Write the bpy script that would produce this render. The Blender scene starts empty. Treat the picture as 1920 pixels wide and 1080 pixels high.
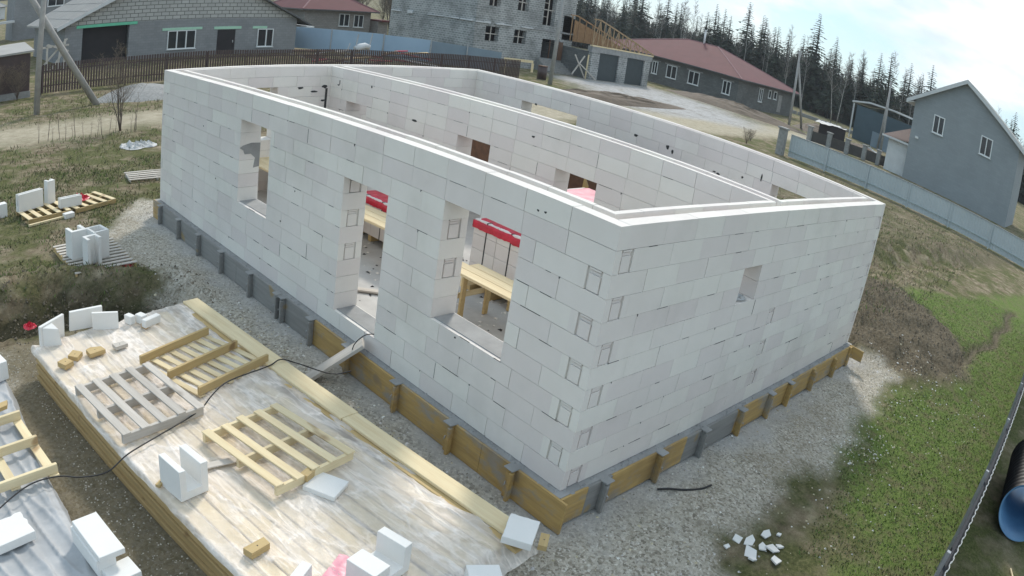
import bpy, math, random
from mathutils import Vector, Matrix, noise
random.seed(7)
S = bpy.context.scene
COL = S.collection
PI = math.pi
G = -0.42                                  # ground level; 0 is the top of the foundation slab

# ------------------------------------------------------------------ camera
cd = bpy.data.cameras.new('camera')
cam = bpy.data.objects.new('camera', cd); COL.objects.link(cam); S.camera = cam
cam.location = (-5.7773, -4.0313, 4.8157)
cam.rotation_euler = (1.0790895, -0.1066589, -0.6491935)
cd.type = 'PANO'; cd.panorama_type = 'FISHEYE_LENS_POLYNOMIAL'      # the photo is from a wide surveillance lens
cd.sensor_width = 36; cd.sensor_fit = 'HORIZONTAL'; cd.fisheye_fov = PI
cd.fisheye_polynomial_k0 = 0
cd.fisheye_polynomial_k1 = -0.036053959675789865
cd.fisheye_polynomial_k2 = -8.964407660437169e-05
cd.fisheye_polynomial_k3 = 3.960535758323429e-06
cd.fisheye_polynomial_k4 = -2.938506321765457e-07
cd.shift_x = 0.10058628; cd.shift_y = 0.1514524
cd.clip_start = 0.05; cd.clip_end = 6000

# ------------------------------------------------------------------ light
SUN_EL, SUN_AZ = math.radians(43), math.radians(52)      # azimuth from +Y towards +X
S.view_settings.view_transform = 'Standard'; S.view_settings.look = 'None'
S.view_settings.exposure = 0.28; S.view_settings.gamma = 1
W = bpy.data.worlds.new('World'); S.world = W; W.use_nodes = True
wn = W.node_tree.nodes; wl = W.node_tree.links
bg = wn['Background']; bg.inputs['Strength'].default_value = 0.135
sky = wn.new('ShaderNodeTexSky'); sky.sky_type = 'NISHITA'; sky.sun_disc = False
sky.sun_elevation = SUN_EL; sky.sun_rotation = SUN_AZ
sky.air_density = 1.0; sky.dust_density = 1.0; sky.ozone_density = 2.0
tc = wn.new('ShaderNodeTexCoord')
mp = wn.new('ShaderNodeMapping'); mp.inputs['Scale'].default_value = (1.0, 1.0, 2.6)
mp.inputs['Location'].default_value = (1.55, 0.4, 0.3)
wl.new(tc.outputs['Generated'], mp.inputs['Vector'])
n1 = wn.new('ShaderNodeTexNoise'); n1.inputs['Scale'].default_value = 2.1; n1.inputs['Detail'].default_value = 7
n1.inputs['Roughness'].default_value = 0.55; n1.inputs['Distortion'].default_value = 0.25
wl.new(mp.outputs[0], n1.inputs['Vector'])
cr = wn.new('ShaderNodeValToRGB'); cr.color_ramp.elements[0].position = 0.44; cr.color_ramp.elements[1].position = 0.57
wl.new(n1.outputs['Fac'], cr.inputs['Fac'])
n2 = wn.new('ShaderNodeTexNoise'); n2.inputs['Scale'].default_value = 4.5; n2.inputs['Detail'].default_value = 5
wl.new(mp.outputs[0], n2.inputs['Vector'])
cc = wn.new('ShaderNodeValToRGB')
cc.color_ramp.elements[0].position = 0.35; cc.color_ramp.elements[0].color = (5.2, 5.7, 6.3, 1)
cc.color_ramp.elements[1].position = 0.62; cc.color_ramp.elements[1].color = (8.8, 8.7, 8.7, 1)
wl.new(n2.outputs['Fac'], cc.inputs['Fac'])
mx = wn.new('ShaderNodeMix'); mx.data_type = 'RGBA'
wl.new(cr.outputs[0], mx.inputs[0])
tint = wn.new('ShaderNodeMix'); tint.data_type = 'RGBA'; tint.inputs[0].default_value = 0.65
wl.new(sky.outputs[0], tint.inputs[6]); tint.inputs[7].default_value = (2.7, 4.7, 6.0, 1)
wl.new(tint.outputs[2], mx.inputs[6]); wl.new(cc.outputs[0], mx.inputs[7])
wl.new(mx.outputs[2], bg.inputs['Color'])
sd = bpy.data.lights.new('sun', 'SUN'); sd.energy = 2.2; sd.angle = math.radians(8); sd.color = (1, .93, .83)
sun = bpy.data.objects.new('sun', sd); COL.objects.link(sun)
dv = Vector((math.sin(SUN_AZ)*math.cos(SUN_EL), math.cos(SUN_AZ)*math.cos(SUN_EL), math.sin(SUN_EL)))
sun.rotation_euler = dv.to_track_quat('Z', 'Y').to_euler()

# ------------------------------------------------------------------ helpers
class MB:
    """collects boxes, prisms and tubes, then links them as ONE mesh object"""
    def __init__(s): s.v=[]; s.f=[]; s.m=[]; s.t=[]; s.M=Matrix.Identity(4); s.mat=0; s.tone=1.0; s.smooth=[]
    def at(s, loc=(0,0,0), rot=(0,0,0)):
        from mathutils import Euler
        s.M = Matrix.Translation(loc) @ Euler(rot).to_matrix().to_4x4(); return s
    def add(s, vs, fs, mat=None, tone=None, smooth=False):
        b=len(s.v); s.v += [tuple(s.M @ Vector(p)) for p in vs]
        for f in fs:
            s.f.append(tuple(b+i for i in f)); s.m.append(s.mat if mat is None else mat)
            s.t.append(s.tone if tone is None else tone); s.smooth.append(smooth)
        return s
    def box(s, x0,x1,y0,y1,z0,z1, mat=None, tone=None, j=0):
        if x0>x1: x0,x1=x1,x0
        if y0>y1: y0,y1=y1,y0
        vs=[(x0,y0,z0),(x1,y0,z0),(x1,y1,z0),(x0,y1,z0),(x0,y0,z1),(x1,y0,z1),(x1,y1,z1),(x0,y1,z1)]
        if j: vs=[tuple(c+random.uniform(-j,j) for c in p) for p in vs]
        return s.add(vs,[(0,3,2,1),(4,5,6,7),(0,1,5,4),(1,2,6,5),(2,3,7,6),(3,0,4,7)],mat,tone)
    def bev(s, x0,x1,y0,y1,z0,z1, b=.006, mat=None, tone=None, j=0):
        """box with chamfered edges"""
        xs=(x0,x1); ys=(y0,y1); zs=(z0,z1); vs=[]; idx={}
        for i in (0,1):
            for k in (0,1):
                for l in (0,1):
                    sx=1-2*i; sy=1-2*k; sz=1-2*l
                    for a,(dx,dy,dz) in enumerate(((0,b,b),(b,0,b),(b,b,0))):
                        idx[i,k,l,a]=len(vs)
                        vs.append((xs[i]+sx*dx+random.uniform(-j,j),ys[k]+sy*dy+random.uniform(-j,j),zs[l]+sz*dz+random.uniform(-j,j)))
        f=[]
        q=lambda *k:[idx[x] for x in k]
        f+= [q((0,0,0,0),(0,0,1,0),(0,1,1,0),(0,1,0,0)), q((1,0,0,0),(1,1,0,0),(1,1,1,0),(1,0,1,0)),
             q((0,0,0,1),(1,0,0,1),(1,0,1,1),(0,0,1,1)), q((0,1,0,1),(0,1,1,1),(1,1,1,1),(1,1,0,1)),
             q((0,0,0,2),(0,1,0,2),(1,1,0,2),(1,0,0,2)), q((0,0,1,2),(1,0,1,2),(1,1,1,2),(0,1,1,2))]
        for k in (0,1):
            for l in (0,1): f.append(q((0,k,l,1),(1,k,l,1),(1,k,l,2),(0,k,l,2)))
        for i in (0,1):
            for l in (0,1): f.append(q((i,0,l,0),(i,1,l,0),(i,1,l,2),(i,0,l,2)))
            for k in (0,1): f.append(q((i,k,0,0),(i,k,1,0),(i,k,1,1),(i,k,0,1)))
        for i in (0,1):
            for k in (0,1):
                for l in (0,1): f.append(q((i,k,l,0),(i,k,l,1),(i,k,l,2)))
        return s.add(vs,f,mat,tone)
    def prism(s, poly, z0, z1, mat=None, tone=None):
        n=len(poly); vs=[(x,y,z0) for x,y in poly]+[(x,y,z1) for x,y in poly]
        fs=[tuple(range(n-1,-1,-1)),tuple(range(n,2*n))]+[(i,(i+1)%n,(i+1)%n+n,i+n) for i in range(n)]
        return s.add(vs,fs,mat,tone)
    def tube(s, pts, r, n=6, mat=None, r1=None, cap=True, tone=None):
        pts=[Vector(p) for p in pts]; vs=[]; L=len(pts); a=None
        for i,p in enumerate(pts):
            d=(pts[min(i+1,L-1)]-pts[max(i-1,0)]).normalized()
            if a is None: a=d.orthogonal().normalized()
            else:
                a=(a-d*a.dot(d)); a = a.normalized() if a.length>1e-6 else d.orthogonal().normalized()
            b=d.cross(a); rr=r if r1 is None else r+(r1-r)*i/(L-1)
            vs+=[tuple(p+a*math.cos(2*PI*k/n)*rr+b*math.sin(2*PI*k/n)*rr) for k in range(n)]
        fs=[(i*n+k,i*n+(k+1)%n,(i+1)*n+(k+1)%n,(i+1)*n+k) for i in range(L-1) for k in range(n)]
        if cap: fs+=[tuple(range(n-1,-1,-1)),tuple(range((L-1)*n,L*n))]
        return s.add(vs,fs,mat,tone,smooth=n>5)
    def grid(s, fn, nu, nv, mat=None, tone=None, smooth=True):
        vs=[fn(i/nu,k/nv) for k in range(nv+1) for i in range(nu+1)]
        fs=[(k*(nu+1)+i,k*(nu+1)+i+1,(k+1)*(nu+1)+i+1,(k+1)*(nu+1)+i) for k in range(nv) for i in range(nu)]
        return s.add(vs,fs,mat,tone,smooth)
    def build(s, name, mats, parent=None):
        me=bpy.data.meshes.new(name); me.from_pydata(s.v,[],s.f)
        if not isinstance(mats,(list,tuple)): mats=[mats]
        for m in mats: me.materials.append(m)
        me.polygons.foreach_set('material_index',s.m)
        me.polygons.foreach_set('use_smooth',s.smooth)
        if any(t!=1.0 for t in s.t):
            at=me.attributes.new('tone','FLOAT','FACE'); at.data.foreach_set('value',s.t)
        else:
            at=me.attributes.new('tone','FLOAT','FACE'); at.data.foreach_set('value',[1.0]*len(s.f))
        o=bpy.data.objects.new(name,me); COL.objects.link(o)
        if parent: o.parent=parent
        return o
def tag(o,label=None,cat=None,group=None,kind=None):
    if label: o['label']=label
    if cat: o['category']=cat
    if group: o['group']=group
    if kind: o['kind']=kind
    return o
def thing(name,label,cat,loc=(0,0,0),rz=0,group=None,rot=None):
    o=bpy.data.objects.new(name,None); COL.objects.link(o); o.location=loc
    o.rotation_euler=rot if rot else (0,0,rz); o.empty_display_size=.2
    return tag(o,label,cat,group)
def dup(root,loc,rz=0,label=None,sc=None):
    r=root.copy(); COL.objects.link(r); r.location=loc; r.rotation_euler=(0,0,rz)
    if sc: r.scale=sc
    if label: r['label']=label
    for ch in list(root.children):
        c=ch.copy(); COL.objects.link(c); c.parent=r
        for g in ch.children:
            d=g.copy(); COL.objects.link(d); d.parent=c
    return r

# ------------------------------------------------------------------ materials
def newmat(name):
    m=bpy.data.materials.new(name); m.use_nodes=True; nt=m.node_tree
    return m,nt,nt.nodes['Principled BSDF']
def nz(nt,scale,detail=4,rough=.6,vec=None,stretch=None,coord='Object'):
    tc=nt.nodes.new('ShaderNodeTexCoord'); out=tc.outputs[coord]
    if stretch:
        mp=nt.nodes.new('ShaderNodeMapping'); mp.inputs['Scale'].default_value=stretch
        nt.links.new(out,mp.inputs[0]); out=mp.outputs[0]
    n=nt.nodes.new('ShaderNodeTexNoise'); n.inputs['Scale'].default_value=scale
    n.inputs['Detail'].default_value=detail; n.inputs['Roughness'].default_value=rough
    nt.links.new(out,n.inputs['Vector']); return n
def ramp(nt,fac,stops):
    r=nt.nodes.new('ShaderNodeValToRGB'); e=r.color_ramp.elements
    while len(e)<len(stops): e.new(.5)
    for i,(p,c) in enumerate(stops):
        e[i].position=p; e[i].color=(*c,1) if len(c)==3 else c
    nt.links.new(fac,r.inputs[0]); return r.outputs[0]
def mixc(nt,fac,a,b,mode='MIX'):
    m=nt.nodes.new('ShaderNodeMix'); m.data_type='RGBA'; m.blend_type=mode
    for sock,v in ((m.inputs[0],fac),(m.inputs[6],a),(m.inputs[7],b)):
        if hasattr(v,'is_output') or isinstance(v,bpy.types.NodeSocket): nt.links.new(v,sock)
        elif isinstance(v,(int,float)): sock.default_value=v
        else: sock.default_value=(*v,1)
    return m.outputs[2]
def bump(nt,b,h,strength=.3,dist=.01):
    n=nt.nodes.new('ShaderNodeBump'); n.inputs['Strength'].default_value=strength; n.inputs['Distance'].default_value=dist
    nt.links.new(h,n.inputs['Height']); nt.links.new(n.outputs[0],b.inputs['Normal'])
def attr(nt,name,out='Fac'):
    a=nt.nodes.new('ShaderNodeAttribute'); a.attribute_name=name; return a.outputs[out]
def simple(name,c1,c2=None,scale=6,rough=.8,bs=.2,bd=.01,stretch=None,metal=0,tone=True,detail=5,coord='Object'):
    m,nt,b=newmat(name); n=nz(nt,scale,detail,.6,stretch=stretch,coord=coord)
    col=ramp(nt,n.outputs['Fac'],[(.3,c1),(.7,c2 or tuple(x*.8 for x in c1))])
    if tone:
        t=attr(nt,'tone'); col=mixc(nt,1.0,col,t,'MULTIPLY')
    nt.links.new(col,b.inputs['Base Color']); b.inputs['Roughness'].default_value=rough; b.inputs['Metallic'].default_value=metal
    if bs: bump(nt,b,n.outputs['Fac'],bs,bd)
    return m
M={}
def aac(name,ca,cb,stain):
    m,nt,b=newmat(name)
    n=nz(nt,1.3,6,.65); n2=nz(nt,26,4,.7); n3=nz(nt,120,2,.5)
    base=ramp(nt,n.outputs['Fac'],[(.3,ca),(.72,cb)])
    base=mixc(nt,mixf(nt,n2.outputs['Fac'],.60,.72,.30),base,stain)
    n4=nz(nt,.55,5,.7); base=mixc(nt,mixf(nt,n4.outputs['Fac'],.52,.70,.38),base,tuple(q*.93 for q in stain))
    n5=nz(nt,7,6,.75); base=mixc(nt,mixf(nt,n5.outputs['Fac'],.66,.74,.35),base,(.40,.39,.37))
    tn=attr(nt,'tone'); mr=nt.nodes.new('ShaderNodeMapRange'); mr.inputs[1].default_value=.93; mr.inputs[2].default_value=1.04; nt.links.new(tn,mr.inputs[0])
    base=mixc(nt,1.0,base,mixc(nt,mr.outputs[0],(1.015,.99,.995),(.985,1.0,.975)),'MULTIPLY')
    base=mixc(nt,1.0,base,tn,'MULTIPLY')
    nt.links.new(base,b.inputs['Base Color']); b.inputs['Roughness'].default_value=.95
    b.inputs['Specular IOR Level'].default_value=.15
    bump(nt,b,n3.outputs['Fac'],.35,.003); return m
def mixf(nt,fac,lo,hi,mul):
    r=nt.nodes.new('ShaderNodeMapRange'); r.inputs[1].default_value=lo; r.inputs[2].default_value=hi; r.inputs[4].default_value=mul
    nt.links.new(fac,r.inputs[0]); return r.outputs[0]
M['aac']=aac('aerated_concrete',(.73,.69,.65),(.785,.745,.71),(.61,.58,.54))
M['aac_white']=aac('aerated_concrete_white',(.74,.73,.71),(.80,.785,.77),(.64,.62,.59))
M['mortar']=simple('mortar',(.17,.17,.165),(.11,.11,.108),20)
M['void']=simple('dark_gap',(.05,.05,.05),(.03,.03,.03),20)
M['concrete']=simple('concrete',(.34,.34,.335),(.24,.24,.235),3,bs=.3)
M['slab']=simple('floor_concrete',(.56,.55,.53),(.40,.39,.375),1.6,bs=.3)
def wood(name,c1,c2,knots=(.25,.13,.05),rough=.75,along='Y',blotch=0):
    m,nt,b=newmat(name)
    st={'X':(.6,9,9),'Y':(9,.6,9),'Z':(9,9,.6)}[along]
    n=nz(nt,2.2,5,.65,stretch=st); k=nz(nt,3.1,1,.5)
    col=ramp(nt,n.outputs['Fac'],[(.25,c1),(.75,c2)])
    col=mixc(nt,mixf(nt,k.outputs['Fac'],.70,.78,.7),col,knots)
    col=mixc(nt,1.0,col,attr(nt,'tone'),'MULTIPLY')
    if blotch:
        q=nz(nt,1.7,5,.7,stretch=(1,1,2.2)); col=mixc(nt,mixf(nt,q.outputs['Fac'],.50,.64,blotch),col,(.30,.295,.28))
        q2=nz(nt,.9,4,.6); col=mixc(nt,mixf(nt,q2.outputs['Fac'],.5,.7,.5),col,(.20,.13,.055))
    nt.links.new(col,b.inputs['Base Color']); b.inputs['Roughness'].default_value=rough
    bump(nt,b,n.outputs['Fac'],.25,.004); return m
for ax in 'XY':
    M['pine'+ax]=wood('fresh_pine_'+ax.lower(),(.78,.67,.44),(.64,.50,.29),along=ax)
    M['yellow'+ax]=wood('yellow_board_'+ax.lower(),(.55,.41,.20),(.42,.29,.125),(.16,.08,.03),along=ax)
    M['ply'+ax]=wood('formwork_board_'+ax.lower(),(.56,.38,.14),(.36,.235,.09),(.26,.20,.13),along=ax,blotch=.75)
    M['grey'+ax]=wood('grey_weathered_wood_'+ax.lower(),(.58,.54,.49),(.42,.38,.33),(.2,.17,.14),along=ax)
    M['stained'+ax]=wood('cement_stained_board_'+ax.lower(),(.30,.295,.28),(.21,.205,.195),(.35,.24,.09),along=ax)
M['endwood']=simple('sawn_wood',(.60,.38,.16),(.45,.25,.09),12,bs=.2)
M['brownwood']=simple('dark_brown_wood',(.16,.085,.05),(.10,.055,.035),8)
M['red']=simple('red_plastic_film',(.62,.015,.05),(.42,.01,.03),9,rough=.35,bs=.6)
M['pink']=simple('pink_film',(.78,.36,.42),(.66,.26,.33),6,rough=.4)
M['black']=simple('black_rubber',(.018,.018,.02),(.012,.012,.012),9,rough=.5)
M['steel']=simple('galvanised_steel',(.45,.46,.47),(.36,.37,.38),8,rough=.45,metal=.3)
M['white']=simple('white_pvc',(.74,.75,.74),(.68,.69,.69),3,rough=.5,bs=0)
M['glass']=simple('dark_glass',(.02,.024,.028),(.035,.04,.045),1,rough=.08,bs=0)
M['pole']=simple('concrete_pole',(.38,.37,.355),(.29,.28,.27),3,bs=.3)
M['dark']=simple('near_black',(.025,.02,.022),(.018,.016,.018),2,bs=0)  # paints the shade inside openings, also colours a door and a pile

# ------------------------------------------------------------------ the house of aerated concrete
LX, LY, TH, BL = 9.06, 12.0, 0.40, 0.6286
house = thing('unfinished_house','large roofless house shell of white aerated concrete blocks in the middle of the plot','house',(0,0,G))
class Frame:
    def __init__(s, axis, base, sign): s.a=axis; s.b=base; s.s=sign    # t runs from the outer face inwards
    def bx(s, mb, s0,s1,t0,t1,z0,z1,mat=0,tone=1.0,j=0,z=G):
        u0,u1=s.b+s.s*t0, s.b+s.s*t1
        if s.a=='y': mb.box(u0,u1,s0,s1,z0-z,z1-z,mat,tone,j)
        else: mb.box(s0,s1,u0,u1,z0-z,z1-z,mat,tone,j)
    def pr(s, mb, poly, t0, t1, mat):                                   # poly in (s,z), extruded through t
        u0,u1=s.b+s.s*t0, s.b+s.s*t1; n=len(poly)
        P=lambda a,u,z:(u,a,z-G) if s.a=='y' else (a,u,z-G)
        mb.add([P(a,u0,z) for a,z in poly]+[P(a,u1,z) for a,z in poly],
               [tuple(range(n)),tuple(range(2*n-1,n-1,-1))]+[(i,i+n,(i+1)%n+n,(i+1)%n) for i in range(n)],mat,1.0)
R_=random.Random(3)
def endface(mb, fr, s, d, z0, z1, t0=0.0, t1=TH, tone=1.0):
    """tongue-and-groove block end with its grip pocket; s is the exposed plane, d points into the wall"""
    w=t1-t0; a,b,c,e=t0+.25*w,t0+.315*w,t0+.685*w,t0+.75*w
    fr.bx(mb,s,s+d*.03,t0,a,z0,z1,0,tone); fr.bx(mb,s,s+d*.03,e,t1,z0,z1,0,tone)
    fr.bx(mb,s+d*.008,s+d*.03,b,c,z0+.006,z1-.070,0,tone*.97)
    fr.bx(mb,s+d*.02,s+d*.03,b+.012,c-.012,z1-.062,z1-.036,0,tone*.94)
    fr.bx(mb,s+d*.006,s+d*.03,b,c,z1-.024,z1-.004,0,tone*.97)
def wall(name, fr, rng, openings, pats0=lambda k:False, pats1=lambda k:False, uch=True, outer=(.17,.32), ends=None, revpat=True, lip=None, skip=(), inn=None, chn=None, icut=()):
    mb=MB()
    for k in range(1,13):
        z1=3-.25*(k-1); z0=z1-.25; a,b=rng(k)
        cuts=[(o[0],o[1]) for o in openings if o[2]<z1-.02 and o[3]>z0+.02]+[c for c in skip if c[2](k)]
        cuts=sorted((c[0],c[1]) for c in cuts); segs=[]; p=a
        for c0,c1 in cuts:
            if c0>p: segs.append((p,c0))
            p=max(p,c1)
        if p<b: segs.append((p,b))
        j0=a+(0 if k%2 else 0)
        jit=R_.uniform(-.02,.02)
        joints=[j0+BL*i+jit*(i>0) for i in range(0,30)]
        if k>2 and R_.random()<.3: joints=[q+(.18 if i>8 else 0) for i,q in enumerate(joints)]
        for s0,s1 in segs:
            js=[s0]+[q for q in joints if s0+.09<q<s1-.09]+[s1]
            if k>1 or not uch: fr.bx(mb,s0+.0305,s1-.0305,.012,TH-.012,z0,z1-.001,1)
            else: fr.bx(mb,s0+.004,s1-.004,.010,outer[0]-.006,z0,z1-.012,1); fr.bx(mb,max(s0,inn[0])+.004,min(s1,inn[1])-.004,outer[1]+.006,TH-.008,z0,z0+.07,1)
            for i in range(len(js)-1):
                q0,q1=js[i],js[i+1]; t=1+R_.uniform(-.075,.045); g=R_.choice((.0012,.002,.003,.0045)); gz=R_.choice((.0025,.003,.004,.005)); o=R_.uniform(-.0015,.0015)
                e0=q0+(g if i else 0); e1=q1-(g if i<len(js)-2 else 0)
                if k==1 and uch:
                    fr.bx(mb,e0,e1,o,outer[0]+o,z0+gz,z1+R_.uniform(-.002,.002),0,t)
                    c0,c1=max(e0,chn[0]),min(e1,chn[1])
                    if c1>c0: fr.bx(mb,c0,c1,outer[0]+o,outer[1],z0+gz,z0+.085,0,t*.97)
                    c0,c1=max(e0,inn[0]),min(e1,inn[1]); zi=z1+R_.uniform(-.003,.002)
                    if c1>c0:
                        p=c0
                        for (h0,h1) in icut:
                            if h0<c1 and h1>c0:
                                if h0>p: fr.bx(mb,p,h0,outer[1],TH+o,z0+gz,zi,0,t)
                                fr.bx(mb,max(h0,c0),min(h1,c1),outer[1],TH+.002,z0+gz,z0+.083,0,t)
                                p=max(p,h1)
                        if c1>p: fr.bx(mb,p,c1,outer[1],TH+o,z0+gz,zi,0,t)
                    continue
                p0 = (i==0 and ((abs(q0-a)<1e-6 and pats0(k)) or (abs(q0-a)>1e-6 and revpat and ((abs(q0-2.48)<.01 and k in (4,6)) or (abs(q0-4.59)<.01 and k in (4,6,8))))))
                p1 = (i==len(js)-2 and abs(q1-b)<1e-6 and pats1(k))
                if p0: endface(mb,fr,q0,1,z0+gz,z1,tone=t); e0=q0+.0301
                if p1: endface(mb,fr,q1,-1,z0+gz,z1,tone=t); e1=q1-.0301
                fr.bx(mb,e0,e1,o,TH+R_.uniform(-.0015,.0015),z0+gz,z1-.0005,0,t)
                # raised near-black slivers paint the shade of chips and open joints
                if R_.random()<.12:
                    c=q0+R_.uniform(-.01,.03); h=R_.uniform(.01,.035); w=R_.uniform(.008,.03)
                    if c>s0+.02: fr.pr(mb,[(c-w*.5,z1+.004),(c+w*.6,z1+.002),(c+.006,z1-h)],-.0035,.004,2)
                    if c>s0+.02 and R_.random()<.6: fr.pr(mb,[(c-w*.5,z1+.004),(c+w*.6,z1+.002),(c+.006,z1-h)],TH-.004,TH+.0035,2)
                if R_.random()<.25 and k>1:
                    c=R_.uniform(q0,q1-.15); w=R_.uniform(.06,.3)
                    if c>s0 and c+w<s1: fr.bx(mb,c,c+w,-.0028,.003,z1-.0025,z1+.0025,2)
                if R_.random()<.06 and i and k>1: fr.bx(mb,q0-.0025,q0+.0025,-.0028,.003,z0+.02,z1-.02,2)
    return mb
R2=1
even=lambda k:k%2==0
odd=lambda k:k%2==1
matw=[M['aac'],M['mortar'],M['void']]
FL=Frame('y',0,1); FR=Frame('x',0,1); FB=Frame('x',LY,-1); FC=Frame('y',LX,-1); FM=Frame('y',4.06,1)
OPL=[(6.80,7.92,1.0,2.5),(3.56,4.59,.25,2.25),(1.23,2.48,1.0,2.5)]
w1=wall('front',FL,lambda k:(0,LY) if k==1 else ((0,LY-TH) if k%2==0 else (TH,LY)),OPL,pats0=lambda k:k%2==0,pats1=odd,inn=(.32,LY-.32),chn=(.17,LY-.17))
# the block ends of the side walls that show on the long face
tie=lambda k:k in (7,9,11)
w2=wall('side',FR,lambda k:(.17,LX-.17) if k==1 else ((TH,LX-TH) if k%2==0 else (0,LX)),[(2.93,3.47,1.75,2.25)],pats0=odd,pats1=odd,revpat=False,
        skip=[(4.06,4.46,tie)],inn=(TH,LX-TH),chn=(.32,LX-.32),icut=[(4.16,4.36)])
w3=wall('rear',FB,lambda k:(.17,LX-.17) if k==1 else ((0,LX) if k%2==0 else (TH,LX-TH)),[(1.1,2.66,1.25,2.5)],revpat=False,inn=(TH,LX-TH),chn=(.32,LX-.32),icut=[(4.16,4.36)])
w4=wall('far',FC,lambda k:(0,LY) if k==1 else ((0,LY-TH) if k%2==0 else (TH,LY)),[(7.9,9.8,.75,2.5),(.95,2.48,1.25,2.5)],pats0=lambda k:k%2==0,inn=(.32,LY-.32),chn=(.17,LY-.17))
w5=wall('mid',FM,lambda k:(0,LY-TH) if tie(k) else (TH+.003,LY-TH-.003),[(6.02,6.94,0,2.25),(3.47,4.39,0,2.25),(10.02,10.85,0,2.25)],
        pats0=tie,revpat=False,outer=(.10,.30),inn=(TH+.003,LY-TH-.003),chn=(TH+.003,LY-TH-.003))
# mortar smears, and raised near-black blobs that paint the shade of voids
def blob(fr,mb,s,z,w,h,t0,t1,seed,mat=2):
    r=random.Random(seed); n=9
    fr.pr(mb,[(s+w*math.cos(2*PI*i/n)*r.uniform(.6,1.2),z+h*math.sin(2*PI*i/n)*r.uniform(.5,1.2)) for i in range(n)],t0,t1,mat)
for (s,z,w,h) in ((3.25,2.47,.09,.035),(3.62,2.37,.10,.03),(3.9,2.49,.08,.05),(3.88,2.15,.06,.03),(3.0,2.0,.07,.05)):
    blob(FB,w3,s,z,w,h,TH-.004,TH+.004,int(s*100))
FB.bx(w3,3.93,3.99,TH-.003,TH+.004,1.7,2.45,2)
for (s,z,w,h) in ((9.3,2.50,.05,.03),(6.1,2.49,.07,.04),(5.2,2.46,.05,.05),(5.05,2.40,.03,.06),(3.9,2.30,.05,.02),(3.8,2.28,.05,.025),(2.75,2.55,.02,.09),(3.2,2.4,.03,.03)):
    blob(FC,w4,s,z,w,h,TH-.004,TH+.005,int(s*77))
for (s,z,w,h) in ((11.2,2.66,.02,.07),(11.25,2.58,.05,.02),(9.9,2.72,.03,.04),(8.3,2.25,.08,.03),(5.0,2.66,.04,.02)):
    blob(FM,w5,s,z,w,h,-.005,.004,int(s*55))
for (s,z) in ((.95,2.83),(1.05,2.82),(2.0,.95),(6.3,1.1),(9.6,2.1),(5.9,1.7),(8.9,1.2)):
    blob(FL,w1,s,z,.018,.014,-.0035,.004,int(s*91))
MW={}
for nm,mb,lab in (('wall',w1,'long wall facing the timber stacks, with two windows and a doorway'),('wall',w2,'short end wall with one small square hole'),('wall',w3,'rear end wall'),
               ('wall',w4,'far long wall'),('inner_wall',w5,None)):
    o=mb.build(nm,matw,house)
    if lab: o['label']=lab
# mortar patch on the window reveal
mb=MB()
mb.add([(x,7.9185,z-G) for x,z in ((0.0,1.98),(.06,2.02),(.22,2.06),(.40,2.05),(.40,1.62),(.28,1.60),(.31,1.78),(.22,1.86),(.10,1.86),(.07,1.93))],[tuple(range(10))])
o=mb.build('mortar_patch',M['mortar'],house); o.data.materials[0]=M['concrete']; mod=o.modifiers.new('t','SOLIDIFY'); mod.thickness=.004
# sills: cement screed on the lowest block of each opening, foundation, floor
for (a,b,z0,z1) in OPL:
    mb=MB(); mb.box(.05,.37,a+.012,b-.012,z0-.003-G,z0+.012-G); mb.build('sill_screed',M['concrete'],house)
mb=MB(); mb.box(-.0955,LX+.09,-.0925,LY+.09,0,-.004-G); mb.build('foundation',M['concrete'],house)
mb=MB(); mb.box(TH+.004,LX-TH-.004,TH+.004,LY-TH-.004,-.01-G,.03-G); mb.build('floor',M['slab'],house)
# ragged mortar along the foot of the walls
mb=MB(); r=random.Random(5)
for i in range(420):
    if i<250: y=r.uniform(0,LY); x=-r.uniform(.0,.09)
    else: x=r.uniform(0,LX); y=-r.uniform(.0,.09)
    w=r.uniform(.01,.035); h=r.uniform(.006,.02)
    mb.add([(x-w,y-w*r.random(),-G-.004),(x+w*r.random(),y-w,-G-.004),(x+w,y+w*r.random(),-G-.004),(x-w*r.random(),y+w,-G-.004),(x,y,-G+h)],[(0,1,4),(1,2,4),(2,3,4),(3,0,4)])
tag(mb.build('mortar_droppings',M['concrete'],house),kind='stuff')

# ------------------------------------------------------------------ formwork boards round the foundation
fw=thing('formwork','long row of formwork boards along the timber stack side of the house foundation','formwork',(0,0,G),group='formwork round the foundation')
for (y0,y1,m,dz) in ((-.22,1.15,'plyY',0),(1.153,4.95,'plyY',-.004),(4.953,7.6,'stainedY',.004),(7.603,11.55,'stainedY',-.003),(11.553,12.12,'plyY',.005)):
    mb=MB(); mb.bev(-.128,-.096,y0,y1,0.0,.415+dz,.004); mb.build('board',M[m],fw)
def stake(par,x,y,ax,m,blob=True,seed=0):
    r=random.Random(seed); mb=MB()
    if ax=='y':
        mb.bev(x-.045,x,y-.055,y+.055,0,.40+r.uniform(-.02,.02),.004); mb.bev(x-.10,x-.045,y-.075,y-.035,0,.38,.004)
        mb.tube([(x-.05,y+.03,.22),(x-.10,y+.0,.20),(x-.11,y-.02,.24)],.006,4,1)
    else:
        mb.bev(x-.055,x+.055,y-.045,y,0,.40+r.uniform(-.02,.02),.004); mb.bev(x-.075,x-.035,y-.10,y-.045,0,.38,.004)
        mb.tube([(x+.03,y-.05,.22),(x,y-.10,.20),(x-.02,y-.11,.24)],.006,4,1)
    if blob:
        z=.405
        if ax=='y': mb.bev(x-.09,x+.03,y-.08,y+.07,z,z+.022,.008,2)
        else: mb.bev(x-.08,x+.07,y-.09,y+.03,z,z+.022,.008,2)
    mb.build('stake',[m,M['steel'],M['concrete']],par)
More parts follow.
